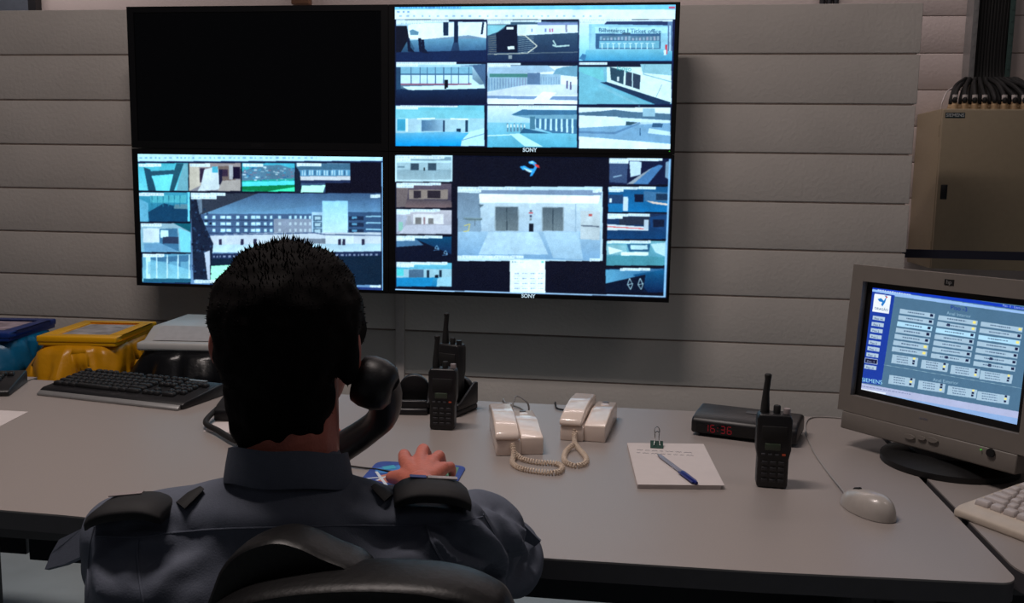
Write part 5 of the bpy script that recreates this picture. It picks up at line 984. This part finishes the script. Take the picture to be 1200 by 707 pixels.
# shoulder boards with their straps
def board(a, b_, off, stripes, strap_end):
    A, B = on_shirt(*a), on_shirt(*b_)
    if A is None or B is None: return
    A = A + Vector((0, 0, off + .006)); B = B + Vector((0, 0, off + .004)); u = (B - A); L = u.length; u.normalize(); v = Vector((0, 0, 1)).cross(u).normalized(); w_ = u.cross(v)
    m = M(); n = 10
    sec_ = [(-0.030, 0.0), (-0.030, 0.010), (-0.022, 0.015), (0.022, 0.015), (0.030, 0.010), (0.030, 0.0)]
    vs = []; fs = []
    for i in range(n + 1):
        t_ = i / n; drop = -0.010 * (abs(2 * t_ - 1) ** 3) ; e = 1 - 0.15 * (abs(2 * t_ - 1) ** 6)
        for y, z in sec_: vs.append(A + u * (L * t_) + v * y * e + w_ * (z * e + drop))
    k = len(sec_)
    for i in range(n):
        for j in range(k): fs.append((i * k + j, i * k + (j + 1) % k, (i + 1) * k + (j + 1) % k, (i + 1) * k + j))
    fs += [tuple(range(k))[::-1], tuple(n * k + j for j in range(k))]
    e = m.add(vs, fs).build('shoulder_board', BOARDB, shirt, bevel=0.002, world=True)
    for t0, t1_, mm in stripes:
        c = A + u * (L * (t0 + t1_) / 2) + v * 0.017 + w_ * 0.0155; mb = M().box((0, 0, 0), (L * (t1_ - t0), 0.009, 0.0012)); R3 = Matrix((u, v, w_)).transposed(); mb.v = [c + R3 @ q for q in mb.v]
        mb.build('rank_stripe', mm, shirt, world=True)
    T = on_shirt(*strap_end)
    return e
STR = mat('silver_stripe', (150, 140, 140), 0.5); BST = mat('blue_stripe', (40, 60, 130), 0.5)
board((110, 616), (198, 606), 0.006, [(0.16, 0.6, STR)], (236, 574))
board((462, 590), (550, 592), 0.006, [(0.2, 0.42, BST), (0.44, 0.84, STR)], (434, 566))
for a, b_ in (((212, 594), (238, 575)), ((455, 585), (436, 572))):
    A, B = on_shirt(*a, 0.002), on_shirt(*b_, 0.004)
    if A is not None and B is not None: M().tube([A, A.lerp(B, .5) + Vector((0, 0, .001)), B], [0.012, 0.011, 0.006], 10, flat=0.28).build('shoulder_strap', BOARDB, shirt, world=True)
# flared hem of the short left sleeve, and the right sleeve hem
def flap(pts, y, th=0.0025, yo=None):
    P = [at(a, b_, y=y + (yo[i] if yo else 0)) for i, (a, b_) in enumerate(pts)]; c = sum(P, Vector()) / len(P); nrm = (P[1] - P[0]).cross(P[2] - P[0]).normalized()
    n = len(P); return M().add([q + nrm * th for q in P] + [q - nrm * th for q in P], [tuple(range(n)), tuple(range(2 * n - 1, n - 1, -1))] + [(i, (i + 1) % n, n + (i + 1) % n, n + i) for i in range(n)])
flap([(112, 626), (99, 620), (72, 633), (62, 650), (55, 668), (78, 662), (104, 650), (118, 648)], 1.0, 0.003, [0, .02, .04, .05, .05, .02, -.01, -.02]).build('sleeve_hem', SHIRT, shirt, world=True)
flap([(600, 606), (612, 612), (624, 624), (634, 634), (627, 640), (616, 634), (604, 622)], 1.19, 0.003).build('sleeve_hem', SHIRT, shirt, world=True)
# trousers, belt, shoes
tr = M()
for kx, hx in ((-0.50, -0.47), (-0.27, -0.31)):
    tr.capsule((hx, 0.96, 0.545), (kx, 1.36, 0.53), 0.082, 0.064); tr.capsule((kx, 1.36, 0.53), (kx, 1.40, 0.10), 0.06, 0.048)
tr.ball((-0.39, 0.97, 0.555), (0.165, 0.11, 0.085))
link('trousers', remesh(tr, 0.008, 6, 'trousers'), TROUS, pr, world=True)
for kx in (-0.50, -0.27): 
    ms = M(); ms.ball((kx, 1.40, 0.05), (0.042, 0.055, 0.05)); ms.ball((kx, 1.48, 0.038), (0.043, 0.09, 0.036)); ms.box((kx, 1.46, 0.008), (0.07, 0.24, 0.014))
    link('shoe', remesh(ms, 0.005, 6, 'shoe'), SHOE, pr, world=True)
# the handset and its cord
hs = thing('telephone_handset', 'large black telephone handset held against the right ear', 'telephone', hp[3])
path = curve(hp[1:7], 5); nP = len(path)
M().tube(path, [0.0175 + 0.004 * abs(2 * i / (nP - 1) - 1) for i in range(nP)], 18).build('handle', BLACKP, hs, world=True)
d0 = (Vector((HX + 0.08, 1.02, 1.095)) - hp[1]).normalized()
def cup(c, d, r, th, nm):
    m = M(); m.lathe([(r * .55, -th * 1.15), (r * .85, -th * .85), (r, -th * .2), (r, th * .5), (r * .9, th), (r * .5, th * .8)], seg=28); q = d.to_track_quat('Z', 'Y').to_matrix(); m.v = [c + q @ v for v in m.v]
    o = m.build(nm, BLACKP, hs, world=True); return o
cup(at(440, 450, y=1.03), Vector((-0.9, 0.05, 0.25)).normalized(), 0.031, 0.020, 'earpiece'); cup(hp[7], Vector((-0.4, -0.5, 0.6)).normalized(), 0.026, 0.016, 'mouthpiece')
cpts = [hp[7] + Vector((0, 0.0, -0.02)), Vector((-0.44, 1.26, 0.85)), Vector((-0.55, 1.38, 0.775)), at(300, 523, z=DZ + .012), at(277, 517, z=DZ + .012), at(256, 505, z=DZ + .012), at(241, 495, z=DZ + .014), Vector((-0.93, 1.945, DZ + 0.02))]
tag(M().tube(curve(cpts, 8), 0.0062, 10).build('handset_cord', BLACKR), 'thick dark handset cord crossing the desk left of the neck', 'cord')
